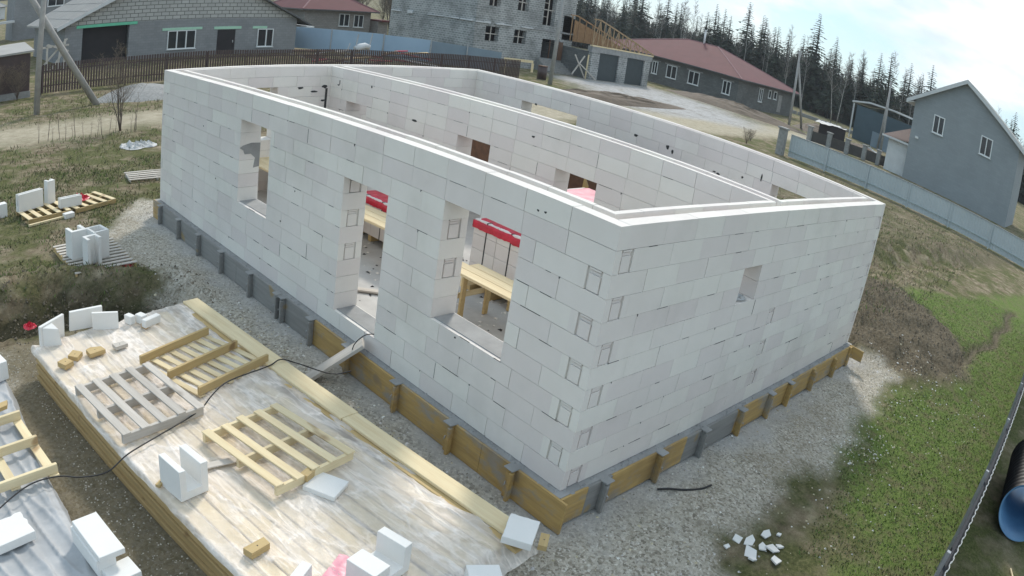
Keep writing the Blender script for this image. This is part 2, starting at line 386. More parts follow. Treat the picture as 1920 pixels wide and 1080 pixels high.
for i,y in enumerate((11.55,10.4,9.3,8.2,7.0,6.0,5.83,4.95,3.95,2.8,1.7,.62)):
    stake(fw,-.1285,y,'y',M['stainedY'] if y>4.5 else M['plyY'],True,i)
fw2=thing('formwork','row of formwork boards along the foot of the short end wall','formwork',(0,0,G),group='formwork round the foundation')
for (x0,x1,m,dz) in ((-.09,.36,'plyX',0),(.363,.80,'stainedX',.0),(.803,2.42,'plyX',.003),(2.423,3.85,'stainedX',-.003),(3.853,4.75,'plyX',.002),(4.753,6.2,'plyX',-.002),(6.203,9.0,'plyX',.003)):
    mb=MB(); mb.bev(x0,x1,-.125,-.093,0.02,.412+dz,.004); mb.build('board',M[m],fw2)
for i,x in enumerate((.66,1.78,2.86,3.96,4.98,5.75,6.85,8.0)): stake(fw2,x,-.1255,'x',M['stainedX'] if i in(0,2) else M['plyX'],i<6,50+i)
mb=MB(); mb.bev(9.003,9.035,-.44,-.06,.19,.43,.004); mb.bev(8.90,8.998,-.17,-.128,0,.42,.004); mb.build('board',M['plyY'],fw2)

# ------------------------------------------------------------------ ground
def mixf2(nt,fac,mul):
    m_=nt.nodes.new('ShaderNodeMath'); m_.operation='MULTIPLY'; nt.links.new(fac,m_.inputs[0]); m_.inputs[1].default_value=mul; return m_.outputs[0]
def sdist(p,poly):
    x,y=p; d=1e9; ins=False; n=len(poly)
    for i in range(n):
        x0,y0=poly[i]; x1,y1=poly[(i+1)%n]
        ex,ey=x1-x0,y1-y0; wx,wy=x-x0,y-y0
        t=max(0,min(1,(wx*ex+wy*ey)/(ex*ex+ey*ey+1e-9))); dx,dy=wx-ex*t,wy-ey*t
        d=min(d,dx*dx+dy*dy)
        if (y0>y)!=(y1>y) and x<(x1-x0)*(y-y0)/(y1-y0)+x0: ins=not ins
    return -math.sqrt(d) if ins else math.sqrt(d)
GRAVEL=[(-8,-9),(1.2,-9),(1.0,-1.75),(1.6,-1.4),(2.5,-1.45),(3.7,-1.3),(4.6,-1.7),(5.8,-1.6),(7.6,-1.42),(9.8,-1.2),(10.2,-.8),(9.7,-.05),(9.4,.5),(9.6,12.6),(5,13),(.6,12.9),(.1,13.7),(-.9,12.4),(-1.6,11.4),(-2.0,10.6),(-1.4,9.4),(-1.3,8.3),(-1.8,7.5),(-2.8,6.9),(-4.0,6.9),(-5.5,7.1),(-9,7.0)]
GREEN=[(1.7,-12),(2.2,-2.3),(3.4,-1.9),(4.4,-1.9),(5.3,-1.6),(7.2,-1.45),(9.2,-1.45),(11.2,-2.5),(13.5,-2.5),(15.4,-1.4),(16.8,1.0),(19.0,1.0),(21,-.4),(25,-1.5),(31,-3.0),(40,-6),(40,-14)]
SOIL=[(9.9,.2),(12,3.5),(16.5,2.6),(17.2,.8),(15.3,-1.5),(13.4,-2.4),(11.6,-2.5),(10.1,-1.5)]
SOIL2=[(17.5,3.4),(24.5,3.2),(33,-.5),(40,-1.6),(40,8),(38,16),(20,16),(12,9),(12,5)]
PIT=[(-5.6,8.9),(-4.3,8.9),(-3.2,9.0),(-2.2,8.2),(-1.5,8.0),(-1.5,7.3),(-2.4,7.2),(-3.2,7.3),(-4.6,7.4),(-5.8,7.5)]
ROAD=[(-60,18.8),(-8,22.6),(-2.3,23.4),(.6,22.6),(4,23.4),(9,23.2),(16,22),(26,21.4),(40,20.6),(52,21.4),(75,20),(75,25),(56,26.8),(44,27.5),(26,26.5),(9,26.6),(-2,26.9),(-8,26.4),(-60,23.5)]
WHITEG=[(38,31),(43,35),(44.5,41.5),(60.5,41.8),(61,38),(57.5,28.4),(51.6,23.2),(44,25.2),(38,27)]
BLOT=[(2.0,-1.5),(3.9,-1.5),(4.9,-1.9),(3.6,-2.4),(3.0,-3.0),(1.6,-2.9),(1.2,-2.2)]
def axis(lo,hi,step,far,g=1.16):
    a=[lo+step*i for i in range(int((hi-lo)/step)+1)]; s=step; x=a[-1]
    while x<far: s*=g; x+=s; a.append(x)
    s=step; x=a[0]; b=[]
    while x>-far: s*=g; x-=s; b.append(x)
    return b[::-1]+a
gx=axis(-7.4,26,.15,4000); gy=axis(-5.2,17,.15,4000)
NX,NY=len(gx),len(gy)
nf=lambda x,y,z=0: noise.fractal(Vector((x,y,z)),1.0,2.0,4)
def sm(d,w): return max(0,min(1,.5-d/w))
def relief(x,y):
    z=G
    near = -12<x<45 and -9<y<34
    if near:
        z+=.018*nf(x*1.3,y*1.3)+.010*nf(x*5,y*5,3)
        if -7<x<0 and 6<y<10.5:
            d=sdist((x+.15*nf(x*2,y*2),y+.1*nf(x*2,y*2,5)),PIT); z-=.30*sm(d,.7)*(1+.3*nf(x*3,y*3)); z+=.10*nf(x*5,y*5,4)*sm(d-.5,.6); z+=.20*math.exp(-((d-.55)/.3)**2)*(y>7.2)*(1+.5*nf(x*4,y*4))
        if 8<x<19 and -4<y<5.5:
            d=sdist((x,y),SOIL); z+=.30*sm(d,1.6)*(1+.8*nf(x*1.6,y*1.6))+.06*sm(d,1)*nf(x*6,y*6)
        if 16<x<38 and -3<y<10:
            d=(y-(3.6-(x-18)*.20)); fd=min(1,(38-x)/8,(x-16)/2); z+=fd*(.30*math.exp(-((d-.9)/1.0)**2)*(1+.8*nf(x*1.6,y*1.6))+.10*nf(x*3,y*3)*math.exp(-(d/2.5)**2)); z-=fd*.20*math.exp(-((d+.5)/.55)**2)
        if 12.5<x<24.5 and -3.4<y<-1.6:
            yy=-2.15-.55*min(1,max(0,(x-13.6)/5)); z-=.16*math.exp(-((y-yy-.12*math.sin(x*1.7))/.13)**2)
    if -.1<x<LX+.1 and -.1<y<LY+.1: z=min(z,G-.0)
    if -.16<x<LX+.16 and -.16<y<LY+.16: z=G-.01
    r=math.hypot(x,y)
    if r>110:
        a=math.degrees(math.atan2(x+6,y+4))
        z+=min(1,(r-110)/500)*(14*max(0,1-abs(a-4)/26))*(r<3000)
        z-=min(1,(r-200)/3000)*6*(a>60)
    return z
vs=[(x,y,relief(x,y)) for y in gy for x in gx]
fs=[(k*NX+i,k*NX+i+1,(k+1)*NX+i+1,(k+1)*NX+i) for k in range(NY-1) for i in range(NX-1)]
me=bpy.data.meshes.new('ground'); me.from_pydata(vs,[],fs); me.polygons.foreach_set('use_smooth',[True]*len(fs))
za=me.color_attributes.new('zone_a','FLOAT_COLOR','POINT'); zb=me.color_attributes.new('zone_b','FLOAT_COLOR','POINT')
A=[];B=[]
for (x,y,z) in vs:
    g=gr=so=ro=wh=pit=0.0
    if -70<x<80 and -15<y<50:
        wx=x+.28*nf(x*1.1,y*1.1,1)+.10*nf(x*4,y*4,2); wy=y+.28*nf(x*1.1,y*1.1,8)+.10*nf(x*4,y*4,9)
        if x<12 and y<15: g=sm(sdist((wx,wy),GRAVEL),.35)
        if x>0 and y<3: gr=sm(sdist((wx,wy),GREEN),.55)
        if y<-4.2: gr*=.2
        if x<5 and -4<y<0: gr*=1-.85*sm(sdist((wx,wy),BLOT),.3)
        if 7<x<20 and y<6: so=sm(sdist((wx,wy),SOIL),.5)
        if x>11: so=max(so,.55*sm(sdist((wx,wy),SOIL2),1.0)*(1 if abs(y-(3.6-(x-18)*.20)-.3)<1.3 else .6))
        if 12.5<x<24.5 and -3.4<y<-1.6:
            yy=-2.15-.55*min(1,max(0,(x-13.6)/5)); so=max(so,math.exp(-((y-yy-.12*math.sin(x*1.7))/.16)**2)); gr*=1-so
        if x<1 and 5<y<11: pit=sm(sdist((wx,wy),PIT),.7)
        if 16<y<29: ro=sm(sdist((x+.8*nf(x*.5,y*.5),y+.8*nf(x*.4,y*.4,4)),ROAD),1.4)
        if x>30 and y>20: wh=sm(sdist((x+1.5*nf(x*.3,y*.3),y+1.2*nf(x*.3,y*.3,4)),WHITEG),2.2)
    A+= [g,gr,so,1]; B+=[ro,wh,pit,1]
zc=me.color_attributes.new('zone_c','FLOAT_COLOR','POINT'); Cc=[]
for (x,y,z) in vs:
    du=br_=0.0
    if -9<x<12 and -9<y<14:
        dx=max(-x,0,x-LX); dy=max(-y,0,y-LY); dd=math.hypot(dx,dy)
        du=sm(dd-.36-.35*nf(x*1.5,y*1.5,3),.5)
        br_=sm(abs(x+4.15-.05*y)-.95-.3*nf(x*2,y*2,6),.5)*(y<7.2) 
    if y<-4.3 and x>-3: br_=1.0
    Cc+=[du,br_,0,1]
zc.data.foreach_set('color',Cc)
za.data.foreach_set('color',A); zb.data.foreach_set('color',B)
m,nt,b=newmat('ground'); L=nt.links.new
sa=nt.nodes.new('ShaderNodeSeparateColor'); sb=nt.nodes.new('ShaderNodeSeparateColor')
L(attr(nt,'zone_a','Color'),sa.inputs[0]); L(attr(nt,'zone_b','Color'),sb.inputs[0])
sc=nt.nodes.new('ShaderNodeSeparateColor'); L(attr(nt,'zone_c','Color'),sc.inputs[0])
nA=nz(nt,.45,6,.65); nB=nz(nt,3.2,6,.7); nC=nz(nt,16,5,.75); nD=nz(nt,70,3,.7); nE=nz(nt,1.1,5,.6)
vo=nt.nodes.new('ShaderNodeTexVoronoi'); vo.inputs['Scale'].default_value=30
tcn=nt.nodes.new('ShaderNodeTexCoord'); L(tcn.outputs['Object'],vo.inputs['Vector'])
dry=ramp(nt,nB.outputs['Fac'],[(.30,(.085,.066,.045)),(.43,(.22,.175,.115)),(.56,(.32,.265,.18)),(.72,(.47,.41,.29))])
olive=ramp(nt,nC.outputs['Fac'],[(.3,(.055,.065,.024)),(.55,(.150,.155,.065)),(.8,(.31,.28,.145))])
base=mixc(nt,ramp(nt,nE.outputs['Fac'],[(.40,(0,0,0)),(.58,(1,1,1))]),dry,olive)
base=mixc(nt,mixf(nt,nD.outputs['Fac'],.45,.75,.5),base,(.05,.042,.03))
stone=ramp(nt,vo.outputs['Color'],[(.1,(.28,.25,.20)),(.45,(.53,.485,.40)),(.75,(.66,.615,.53)),(.95,(.82,.79,.72))])
stone=mixc(nt,mixf(nt,nD.outputs['Fac'],.48,.72,.6),stone,(.15,.135,.115))
stone=mixc(nt,mixf(nt,nE.outputs['Fac'],.48,.66,.45),stone,(.33,.285,.215))
stone=mixc(nt,mixf(nt,nB.outputs['Fac'],.55,.72,.6),stone,(.62,.60,.56))
stone=mixc(nt,mixf2(nt,sc.outputs[0],.75),stone,(.56,.555,.55))
dust_n=None
stone=mixc(nt,mixf2(nt,sc.outputs[1],.8),stone,ramp(nt,nC.outputs['Fac'],[(.3,(.10,.082,.045)),(.6,(.20,.165,.095)),(.8,(.32,.28,.18))]))
green=ramp(nt,nC.outputs['Fac'],[(.25,(.060,.095,.026)),(.5,(.135,.195,.050)),(.75,(.25,.30,.10))])
green=mixc(nt,ramp(nt,nB.outputs['Fac'],[(.46,(0,0,0)),(.66,(.8,.8,.8))]),green,(.19,.16,.095))
soil=ramp(nt,nC.outputs['Fac'],[(.3,(.070,.058,.040)),(.55,(.170,.142,.100)),(.8,(.31,.27,.20))])
road=ramp(nt,nB.outputs['Fac'],[(.3,(.34,.295,.215)),(.7,(.52,.465,.355))])
whg=ramp(nt,nB.outputs['Fac'],[(.3,(.30,.29,.28)),(.5,(.44,.43,.42)),(.75,(.56,.555,.55))])
whg=mixc(nt,mixf(nt,nE.outputs['Fac'],.5,.7,.6),whg,(.20,.17,.12))
pitc=ramp(nt,nC.outputs['Fac'],[(.32,(.014,.015,.008)),(.6,(.055,.05,.03)),(.8,(.15,.13,.09))])
c=mixc(nt,sb.outputs[0],base,road); c=mixc(nt,sb.outputs[1],c,whg); c=mixc(nt,sa.outputs[0],c,stone)
c=mixc(nt,sa.outputs[1],c,green); c=mixc(nt,sa.outputs[2],c,soil); c=mixc(nt,sb.outputs[2],c,pitc)
L(c,b.inputs['Base Color']); b.inputs['Roughness'].default_value=.97; b.inputs['Specular IOR Level'].default_value=.1
ad=nt.nodes.new('ShaderNodeMath'); ad.operation='ADD'; L(nD.outputs['Fac'],ad.inputs[0]); L(nC.outputs['Fac'],ad.inputs[1])
bump(nt,b,ad.outputs[0],.9,.03)
me.materials.append(m); ground=bpy.data.objects.new('ground',me); COL.objects.link(ground); tag(ground,kind='structure')

def ground_z(x,y): return relief(x,y)
# crushed stone, chips, grass: nobody could count them
def scatter(name,n,area,test,size,mats,flat=.7,seed=1,nm=1,onz=None):
    r=random.Random(seed); mb=MB(); k=0
    while k<n:
        x=r.uniform(area[0],area[1]); y=r.uniform(area[2],area[3])
        if not test(x,y,r): continue
        k+=1; s=size(r); z=ground_z(x,y)+s*.15; a=r.uniform(0,6.3); mi=r.randrange(nm)
        pts=[]
        for q in range(4):
            t=a+q*PI/2+r.uniform(-.3,.3); pts.append((x+s*math.cos(t)*r.uniform(.6,1),y+s*math.sin(t)*r.uniform(.5,1),z-s*.3))
        pts.append((x+s*r.uniform(-.3,.3),y+s*r.uniform(-.3,.3),z+s*flat*r.uniform(.6,1.1)))
        mb.add(pts,[(0,1,4),(1,2,4),(2,3,4),(3,0,4)],mi,r.uniform(.75,1.2))
    o=mb.build(name,mats); tag(o,kind='stuff'); return o
M['stone1']=simple('crushed_stone',(.66,.63,.56),(.50,.465,.40),20,bs=0)
M['stone2']=simple('dark_crushed_stone',(.38,.345,.285),(.26,.235,.195),20,bs=0)
M['chip']=simple('wood_chip',(.62,.56,.40),(.50,.43,.29),20,bs=0)
inhouse=lambda x,y: -.13<x<LX+.13 and -.13<y<LY+.13
def tg(x,y,r):
    if inhouse(x,y): return False
    if x<-4.4 and y<5.6 : return False
    return sdist((x,y),GRAVEL)<r.uniform(-.35,.25)
o=scatter('crushed_stone',17000,(-5.2,10.6,-3.2,13.6),tg,lambda r:r.uniform(.008,.020),[M['stone1'],M['stone2'],M['stone1']],.7,2,3)
tag(o,'loose grey crushed stone strewn round the house foundation','gravel')
def tclod(x,y,r):
    return (8<x<18 and sdist((x,y),SOIL)<r.uniform(-.3,.3)) or (x<0 and sdist((x,y),PIT)<r.uniform(-.3,.9))
M['clod']=simple('soil_clod',(.21,.175,.125),(.12,.098,.07),12,bs=0)
o=scatter('soil_clods',5200,(-6,18,-3,10),tclod,lambda r:r.uniform(.012,.042),[M['clod']],.7,3)
tag(o,'crumbly dark soil clods lying on the dug earth','soil')
def grass(name,n,area,test,h,mats,seed,label):
    r=random.Random(seed); mb=MB(); k=0
    while k<n:
        x=r.uniform(area[0],area[1]); y=r.uniform(area[2],area[3])
        if not test(x,y,r): continue
        k+=1; z=ground_z(x,y); hh=h(r); a=r.uniform(0,6.3); w=.006+.006*r.random()+hh*.05
        dx,dy=math.cos(a)*w,math.sin(a)*w; lx,ly=r.uniform(-.7,.7)*hh,r.uniform(-.7,.7)*hh
        mb.add([(x-dx,y-dy,z),(x+dx,y+dy,z),(x+lx,y+ly,z+hh)],[(0,1,2)],r.randrange(len(mats)),r.uniform(.7,1.3))
    o=mb.build(name,mats); tag(o,label,'grass',kind='stuff')
M['gr1']=simple('green_blade',(.135,.215,.045),(.09,.155,.032),5,bs=0); M['gr2']=simple('light_green_blade',(.22,.28,.085),(.16,.215,.06),5,bs=0)
M['dr1']=simple('dry_blade',(.30,.26,.16),(.21,.18,.10),5,bs=0); M['dr2']=simple('olive_blade',(.11,.115,.05),(.075,.08,.035),5,bs=0)
grass('green_grass',24000,(1.5,24,-4.1,.6),lambda x,y,r: r.random()<1.3/(1+x*.08) and sdist((x,y),GREEN)<-.1+.25*nf(x,y),lambda r:r.uniform(.014,.04),[M['gr1'],M['gr2'],M['gr1'],M['dr1'],M['dr2']],11,'fresh green grass growing beyond the gravel strip')
def td(x,y,r):
    return sdist((x,y),GRAVEL)>.05 and not(18.5<y<26) and nf(x*.7,y*.7,2)>-.15+r.uniform(-.3,.2) and sdist((x,y),PIT)>r.uniform(-.6,.3)
grass('rough_grass',15000,(9.5,38,.2,13),lambda x,y,r: r.random()<1.4/(1+x*.06) and nf(x*.6,y*.6,9)>-.2+r.uniform(-.3,.3),lambda r:r.uniform(.04,.16),[M['dr1'],M['dr2'],M['dr1'],M['gr1'],M['clod']],13,'rough dry grass and weeds on the turned earth between the house and the pale fence')
grass('verge_grass',9000,(-9,9,14,34),lambda x,y,r: not(22.8<y<26.6) and nf(x*.5,y*.5,4)>-.2+r.uniform(-.3,.3) and not(0<x<9 and y<12.3),lambda r:r.uniform(.05,.16),[M['dr1'],M['dr2'],M['gr1'],M['dr2']],14,'dry grass along both sides of the dirt road')
grass('dry_grass',16000,(-6,3.5,8,18.4),td,lambda r:r.uniform(.02,.08),[M['dr1'],M['dr2'],M['gr1'],M['dr2']],12,'dry brown and olive grass tufts on the rough ground')

# ------------------------------------------------------------------ the big timber stack and its film
SO=Vector((-4.28,5.72,0)); SA=math.atan2(.131,.9914)      # local x across the stack, local -y along it
def sw(u,v,z=0): return (SO.x+.131*u+.9914*v, SO.y-.9914*u+.131*v, z)   # u along, v across
ST=.10
stack=thing('timber_stack','big stack of yellow sawn boards under pale plastic film beside the house','timber stack',(SO.x,SO.y,0),SA)
r=random.Random(4)
for l in range(5):                                                    # the side that shows: five layers of boards
    z0=-.41+l*.088
    mb=MB(); e=r.uniform(-.04,.04); x0=r.uniform(0,.035)
    mb.bev(x0,.62,-6.35+e,-.02+r.uniform(-.05,.02),z0,z0+.073,.006,tone=r.uniform(.85,1.1)); o=mb.build('board',M['yellowY'],stack)
    mb=MB(); mb.bev(1.95,2.46-r.uniform(0,.02),-6.3+e,-.05,z0,z0+.074,.005); mb.build('board',M['yellowY'],stack)
v=0.02
for i in range(15):                                                   # top layer
    w=.150
    if v+w>2.36: break
    gap=.019
    if i==8: v+=.035
    mb=MB(); zt=.072+(.0 if i<8 else -.012)+r.uniform(-.003,.003)
    mb.bev(v,v+w,-6.4+r.uniform(-.05,.1),-.05+r.uniform(-.06,.08),zt-.03,zt,.004,tone=r.uniform(.95,1.15)); mb.build('board',M['pineY'],stack); v+=w+gap
mb=MB(); mb.bev(-.012,.05,-.92,-.80,-.06,-.022,.004); mb.build('spacer',M['yellowX'],stack)
# wrinkled film
def film_mat(name,tint,dens,rough):
    m,nt,b=newmat(name); nt.nodes.remove(b); out=nt.nodes['Material Output']
    tr=nt.nodes.new('ShaderNodeBsdfTransparent'); tr.inputs[0].default_value=(.97,.965,.95,1)
    df=nt.nodes.new('ShaderNodeBsdfDiffuse'); df.inputs[0].default_value=(*tint,1)
    gl=nt.nodes.new('ShaderNodeBsdfGlossy'); gl.inputs['Roughness'].default_value=rough
    def crease(scale,st,w,det=3):
        n=nz(nt,scale,det,.55,stretch=st); a=nt.nodes.new('ShaderNodeMath'); a.operation='SUBTRACT'; nt.links.new(n.outputs['Fac'],a.inputs[0]); a.inputs[1].default_value=.5
        b_=nt.nodes.new('ShaderNodeMath'); b_.operation='ABSOLUTE'; nt.links.new(a.outputs[0],b_.inputs[0])
        r_=nt.nodes.new('ShaderNodeMapRange'); r_.inputs[1].default_value=0; r_.inputs[2].default_value=w; r_.inputs[3].default_value=1; r_.inputs[4].default_value=0; nt.links.new(b_.outputs[0],r_.inputs[0]); return r_.outputs[0]
    def mth(op,a,b_):
        q=nt.nodes.new('ShaderNodeMath'); q.operation=op
        for k_,v_ in ((0,a),(1,b_)):
            if isinstance(v_,(int,float)): q.inputs[k_].default_value=v_
            else: nt.links.new(v_,q.inputs[k_])
        return q.outputs[0]
    c1=crease(1.6,(1,.55,1),.035,5); c2=crease(4.2,(1,.6,1),.05,4); c3=crease(2.3,(2.2,.35,1),.05,3)
    lo=nz(nt,1.1,4,.6)
    sm_=mth('ADD',mth('MULTIPLY',c1,.22),mth('ADD',mth('MULTIPLY',c2,.07),mth('MULTIPLY',c3,.22)))
    lw=nt.nodes.new('ShaderNodeMapRange'); lw.inputs[1].default_value=.35; lw.inputs[2].default_value=.7; lw.inputs[3].default_value=dens[0]; lw.inputs[4].default_value=dens[1]; nt.links.new(lo.outputs['Fac'],lw.inputs[0])
    dd_=mth('MINIMUM',mth('ADD',sm_,lw.outputs[0]),.92)
    class _D: outputs=[dd_]
    d=_D(); 
    class _N: outputs={'Fac':mth('ADD',sm_,mth('MULTIPLY',nz(nt,14,5,.7,stretch=(1,.6,1)).outputs['Fac'],.25))}
    n2=_N()
    m1=nt.nodes.new('ShaderNodeMixShader'); nt.links.new(d.outputs[0],m1.inputs[0]); nt.links.new(tr.outputs[0],m1.inputs[1]); nt.links.new(df.outputs[0],m1.inputs[2])
    m2=nt.nodes.new('ShaderNodeMixShader'); m2.inputs[0].default_value=.035; nt.links.new(m1.outputs[0],m2.inputs[1]); nt.links.new(gl.outputs[0],m2.inputs[2])
    bm=nt.nodes.new('ShaderNodeBump'); bm.inputs['Strength'].default_value=.5; bm.inputs['Distance'].default_value=.03
    nt.links.new(n2.outputs['Fac'],bm.inputs['Height']); nt.links.new(bm.outputs[0],df.inputs['Normal']); nt.links.new(bm.outputs[0],gl.inputs['Normal'])
    nt.links.new(m2.outputs[0],out.inputs['Surface']); return m
M['film']=film_mat('clear_plastic_film',(.90,.83,.765),(.30,.62),.36)
M['tarp']=simple('silver_grey_tarpaulin',(.43,.44,.45),(.32,.33,.34),3,rough=.55,bs=.5,bd=.02)
def ridged(x,y,s=1.0,seed=0):                                         # folds: ridged noise
    a=noise.noise(Vector((x,y,seed)))*2-0; return (1-abs(a))**4
def film_pt(u,v):                                                     # u 0..1 across, v 0..1 along
    X=-.055+u*2.555; Y=.28-v*6.95; z=ST-.012
    edge_l=max(0,(0-X)); edge_f=max(0,Y-.0); edge_n=max(0,-6.45-Y)
    wob=nf(X*1.4,Y*.9,7)
    z+=.022*ridged(X*1.9+.5*Y,Y*.55,seed=2)+.012*ridged(X*4-.9*Y,Y*1.6,seed=5)+.006*nf(X*7,Y*5,3)
    if X>1.42: z+=.004+.020*ridged(X*4.5,Y*.35,seed=9)
    z+=.03*math.exp(-((X-1.38)/.03)**2)*0
    if X<0: z-= edge_l*1.1+.012*wob; X=-.018-edge_l*.22+.012*nf(Y*3,u)
    if Y>0: z-=edge_f*1.1+.02*wob; Y=Y*.45+.05*wob
    if Y<-6.42: z-=edge_n*.75; X+=.25*edge_n
    return (X,Y+(.06*wob if v<.1 else 0),z)
mb=MB(); mb.grid(film_pt,92,190); film=mb.build('plastic_film',M['film']); film.location=(SO.x,SO.y,0); film.rotation_euler=(0,0,SA)
tag(film,'crumpled clear plastic film spread over the top of the big timber stack','plastic film')
# the loose fresh boards on the right edge of the stack
def board(name,u0,u1,v0,v1,z0,z1,mat,label,cat='board',tilt=0,rot=0,group=None):
    mb=MB(); L_,w_=u1-u0,v1-v0; mb.bev(-w_/2,w_/2,-L_/2,L_/2,0,z1-z0,.005)
    o=mb.build(name,M[mat]); o.location=sw((u0+u1)/2,(v0+v1)/2,z0); o.rotation_euler=(tilt,0,SA+rot); tag(o,label,cat,group); return o
board('long_board',.02,3.9,2.44,2.70,.112,.152,'pineY','wide fresh pine board along the house side of the big timber stack, far half',rot=-.036,group='boards on the edge of the stack')
board('long_board',3.905,6.5,2.335,2.565,.112,.152,'pineY','wide fresh pine board on the house side of the big stack, near half',rot=-.036,group='boards on the edge of the stack')
board('lower_board',.0,6.62,2.33,2.62,.062,.108,'yellowY','yellow board showing under the wide fresh pine boards',rot=-.036)

# ------------------------------------------------------------------ pallets
def pallet(name,label,loc,rz,w,l,nslat,sw_,mat='pineY',smat='pineX',flip=False,group='pallets',nstr=3,h=.095,tilt=(0,0)):
    """slats run along local y (length l); stringers run along x (width w)"""
    t=thing(name,label,'pallet',loc,0,group,rot=(tilt[0],tilt[1],rz)); r=random.Random(hash(label)%1000 if False else len(label))
    zs=(.022,h+.022)
    for i in range(nstr):
        y=-l/2+.03+(l-.06)*i/(nstr-1); mb=MB(); mb.bev(-w/2,w/2,y-.022,y+.022,(0 if not flip else .022)+.0,(h if not flip else h+.022),.004,tone=r.uniform(.85,1.05)); mb.build('stringer',M[smat],t)
    for i in range(nslat):
        x=-w/2+sw_/2+(w-sw_)*i/(nslat-1); e=r.uniform(-.025,.025); k=r.uniform(-.006,.006)
        mb=MB(); z0=h+.0005 if not flip else 0.0
        mb.bev(x-sw_/2,x+sw_/2,-l/2+e,l/2+e,z0,z0+.02,.003,tone=r.uniform(.88,1.1),j=.002); mb.build('slat',M[mat],t)
    return t
def swr(u,v,z): return sw(u,v,z)
pA=pallet('pallet','grey weathered pallet lying on the film beside the row of offcuts',sw(2.27,.58,.112),SA+.03,1.08,1.32,5,.105,'greyY','greyX',group='pallets on the timber stack',h=.11)
pB=pallet('pallet','pale pallet turned upside down with three thick crossbars on top, under the cable',sw(1.85,1.78,.112),SA+.20,1.22,1.20,8,.085,'pineY','yellowX',flip=True,group='pallets on the timber stack',h=.11)
pC=pallet('pallet','fresh pine pallet with five slats lying between the cable and the white blocks',sw(3.97,1.40,.122),SA+.05,1.05,1.30,5,.10,'pineY','pineX',group='pallets on the timber stack',h=.10,tilt=(-.025,0))
# ------------------------------------------------------------------ aerated concrete pieces
def ublock(name,label,loc,rot,L=.50,Wd=.25,H=.375,ch=(.07,.12,.14),mat='aac_white',group=None,cat='block',chip=.004):
    """U-shaped lintel block, channel opening upwards; ch = outer wall, inner gap start, channel floor"""
    t0,t1,f=ch; mb=MB(); poly=[(-Wd/2,0),(Wd/2,0),(Wd/2,H),(Wd/2-t0,H),(Wd/2-t0,f),(-Wd/2+t1,f),(-Wd/2+t1,H),(-Wd/2,H)]
    n=len(poly); vs=[(-L/2,y,z) for y,z in poly]+[(L/2,y,z) for y,z in poly]
    vs=[tuple(c+random.uniform(-chip,chip) for c in p) for p in vs]
    fs=[(0,1,4,5),(1,2,3,4),(0,5,6,7)]; fs=[tuple(reversed(f_)) for f_ in fs]+[tuple(i+n for i in f_) for f_ in ((0,1,4,5),(1,2,3,4),(0,5,6,7))]+[(i,(i+1)%n,(i+1)%n+n,i+n) for i in range(n)]
    mb.add(vs,fs,0); o=mb.build(name,[M[mat]]); o.location=loc; o.rotation_euler=rot; tag(o,label,cat,group)
    bv=o.modifiers.new('b','BEVEL'); bv.width=.006; bv.segments=2; return o
def slab(name,label,loc,rot,a,b,c,mat='aac_white',group=None,cat='block',ragged=0,seed=1):
    mb=MB(); r=random.Random(seed)
    if ragged:
        n=7; top=[]; 
        poly=[(-a/2,-b/2),(a/2,-b/2)]+[(a/2+r.uniform(-ragged,ragged),-b/2+b*i/n) for i in range(1,n)]+[(a/2,b/2)]+[(a/2-a*i/n,b/2+r.uniform(-ragged,ragged)) for i in range(1,n)]+[(-a/2,b/2)]
        mb.prism(poly,0,c)
    else: mb.box(-a/2,a/2,-b/2,b/2,0,c,j=.003)
    o=mb.build(name,[M[mat]]); o.location=loc; o.rotation_euler=rot; tag(o,label,cat,group)
    bv=o.modifiers.new('b','BEVEL'); bv.width=.007; bv.segments=2; return o
GB='white block pieces on the timber stack'
# near U block standing in the film
ublock('u_block','white U-shaped block standing with its open trough up beside the grey plank',sw(3.95,.25,.098),(0,0,SA+PI/2+.06),.38,.34,.36,(.075,.085,.10),group=GB)
mb=MB(); pr_=[(-.25,0),(.25,0),(.25,.33),(.15,.33),(.15,.10),(-.04,.10),(-.04,.24),(-.25,.24)]
mb.add([(-.16,-y,z) for y,z in pr_]+[(.16,-y,z) for y,z in pr_],[(0,1,4,5),(1,2,3,4),(0,5,6,7)]+[tuple(reversed([q+8 for q in f_])) for f_ in ((0,1,4,5),(1,2,3,4),(0,5,6,7))]+[(q,q+8,(q+1)%8+8,(q+1)%8) for q in range(8)])
o=mb.build('stepped_block',M['aac_white']); o.location=sw(6.02,.97,.098); o.rotation_euler=(0,0,SA+PI/2+.12); tag(o,'big white block sawn in steps, standing at the near end next to the pink film','block',GB)
bv=o.modifiers.new('b','BEVEL'); bv.width=.006; bv.segments=2
# L-shaped leftovers at the far end
def panel(name,label,loc,rz,pts,th,extra=None,group=GB,lean=0):
    mb=MB(); n=len(pts)
    mb.add([(x,-th/2,z) for x,z in pts]+[(x,th/2,z) for x,z in pts],[tuple(range(n-1,-1,-1)),tuple(range(n,2*n))]+[(i,i+n,(i+1)%n+n,(i+1)%n)[::-1] for i in range(n)],0)
    if extra: extra(mb)
    o=mb.build(name,[M['aac_white']]); o.location=loc; o.rotation_euler=(lean,0,rz); tag(o,label,'block',group)
    bv=o.modifiers.new('b','BEVEL'); bv.width=.005; bv.segments=2; return o
def nib(mb): mb.add([(-.20,-.03,0),(-.02,-.03,0),(-.02,-.25,0),(-.20,-.03,.27),(-.02,-.03,.29),(-.05,-.23,.26)],[(0,1,2)[::-1],(3,5,4)[::-1],(0,3,4,1)[::-1],(1,4,5,2)[::-1],(2,5,3,0)[::-1]],0)
panel('block_corner','broken white block corner with a triangular nib at the far left tip of the stack',sw(.0,.34,.088),SA+.30,[(-.24,0),(.20,0),(.22,.33),(-.23,.29)],.055,nib)
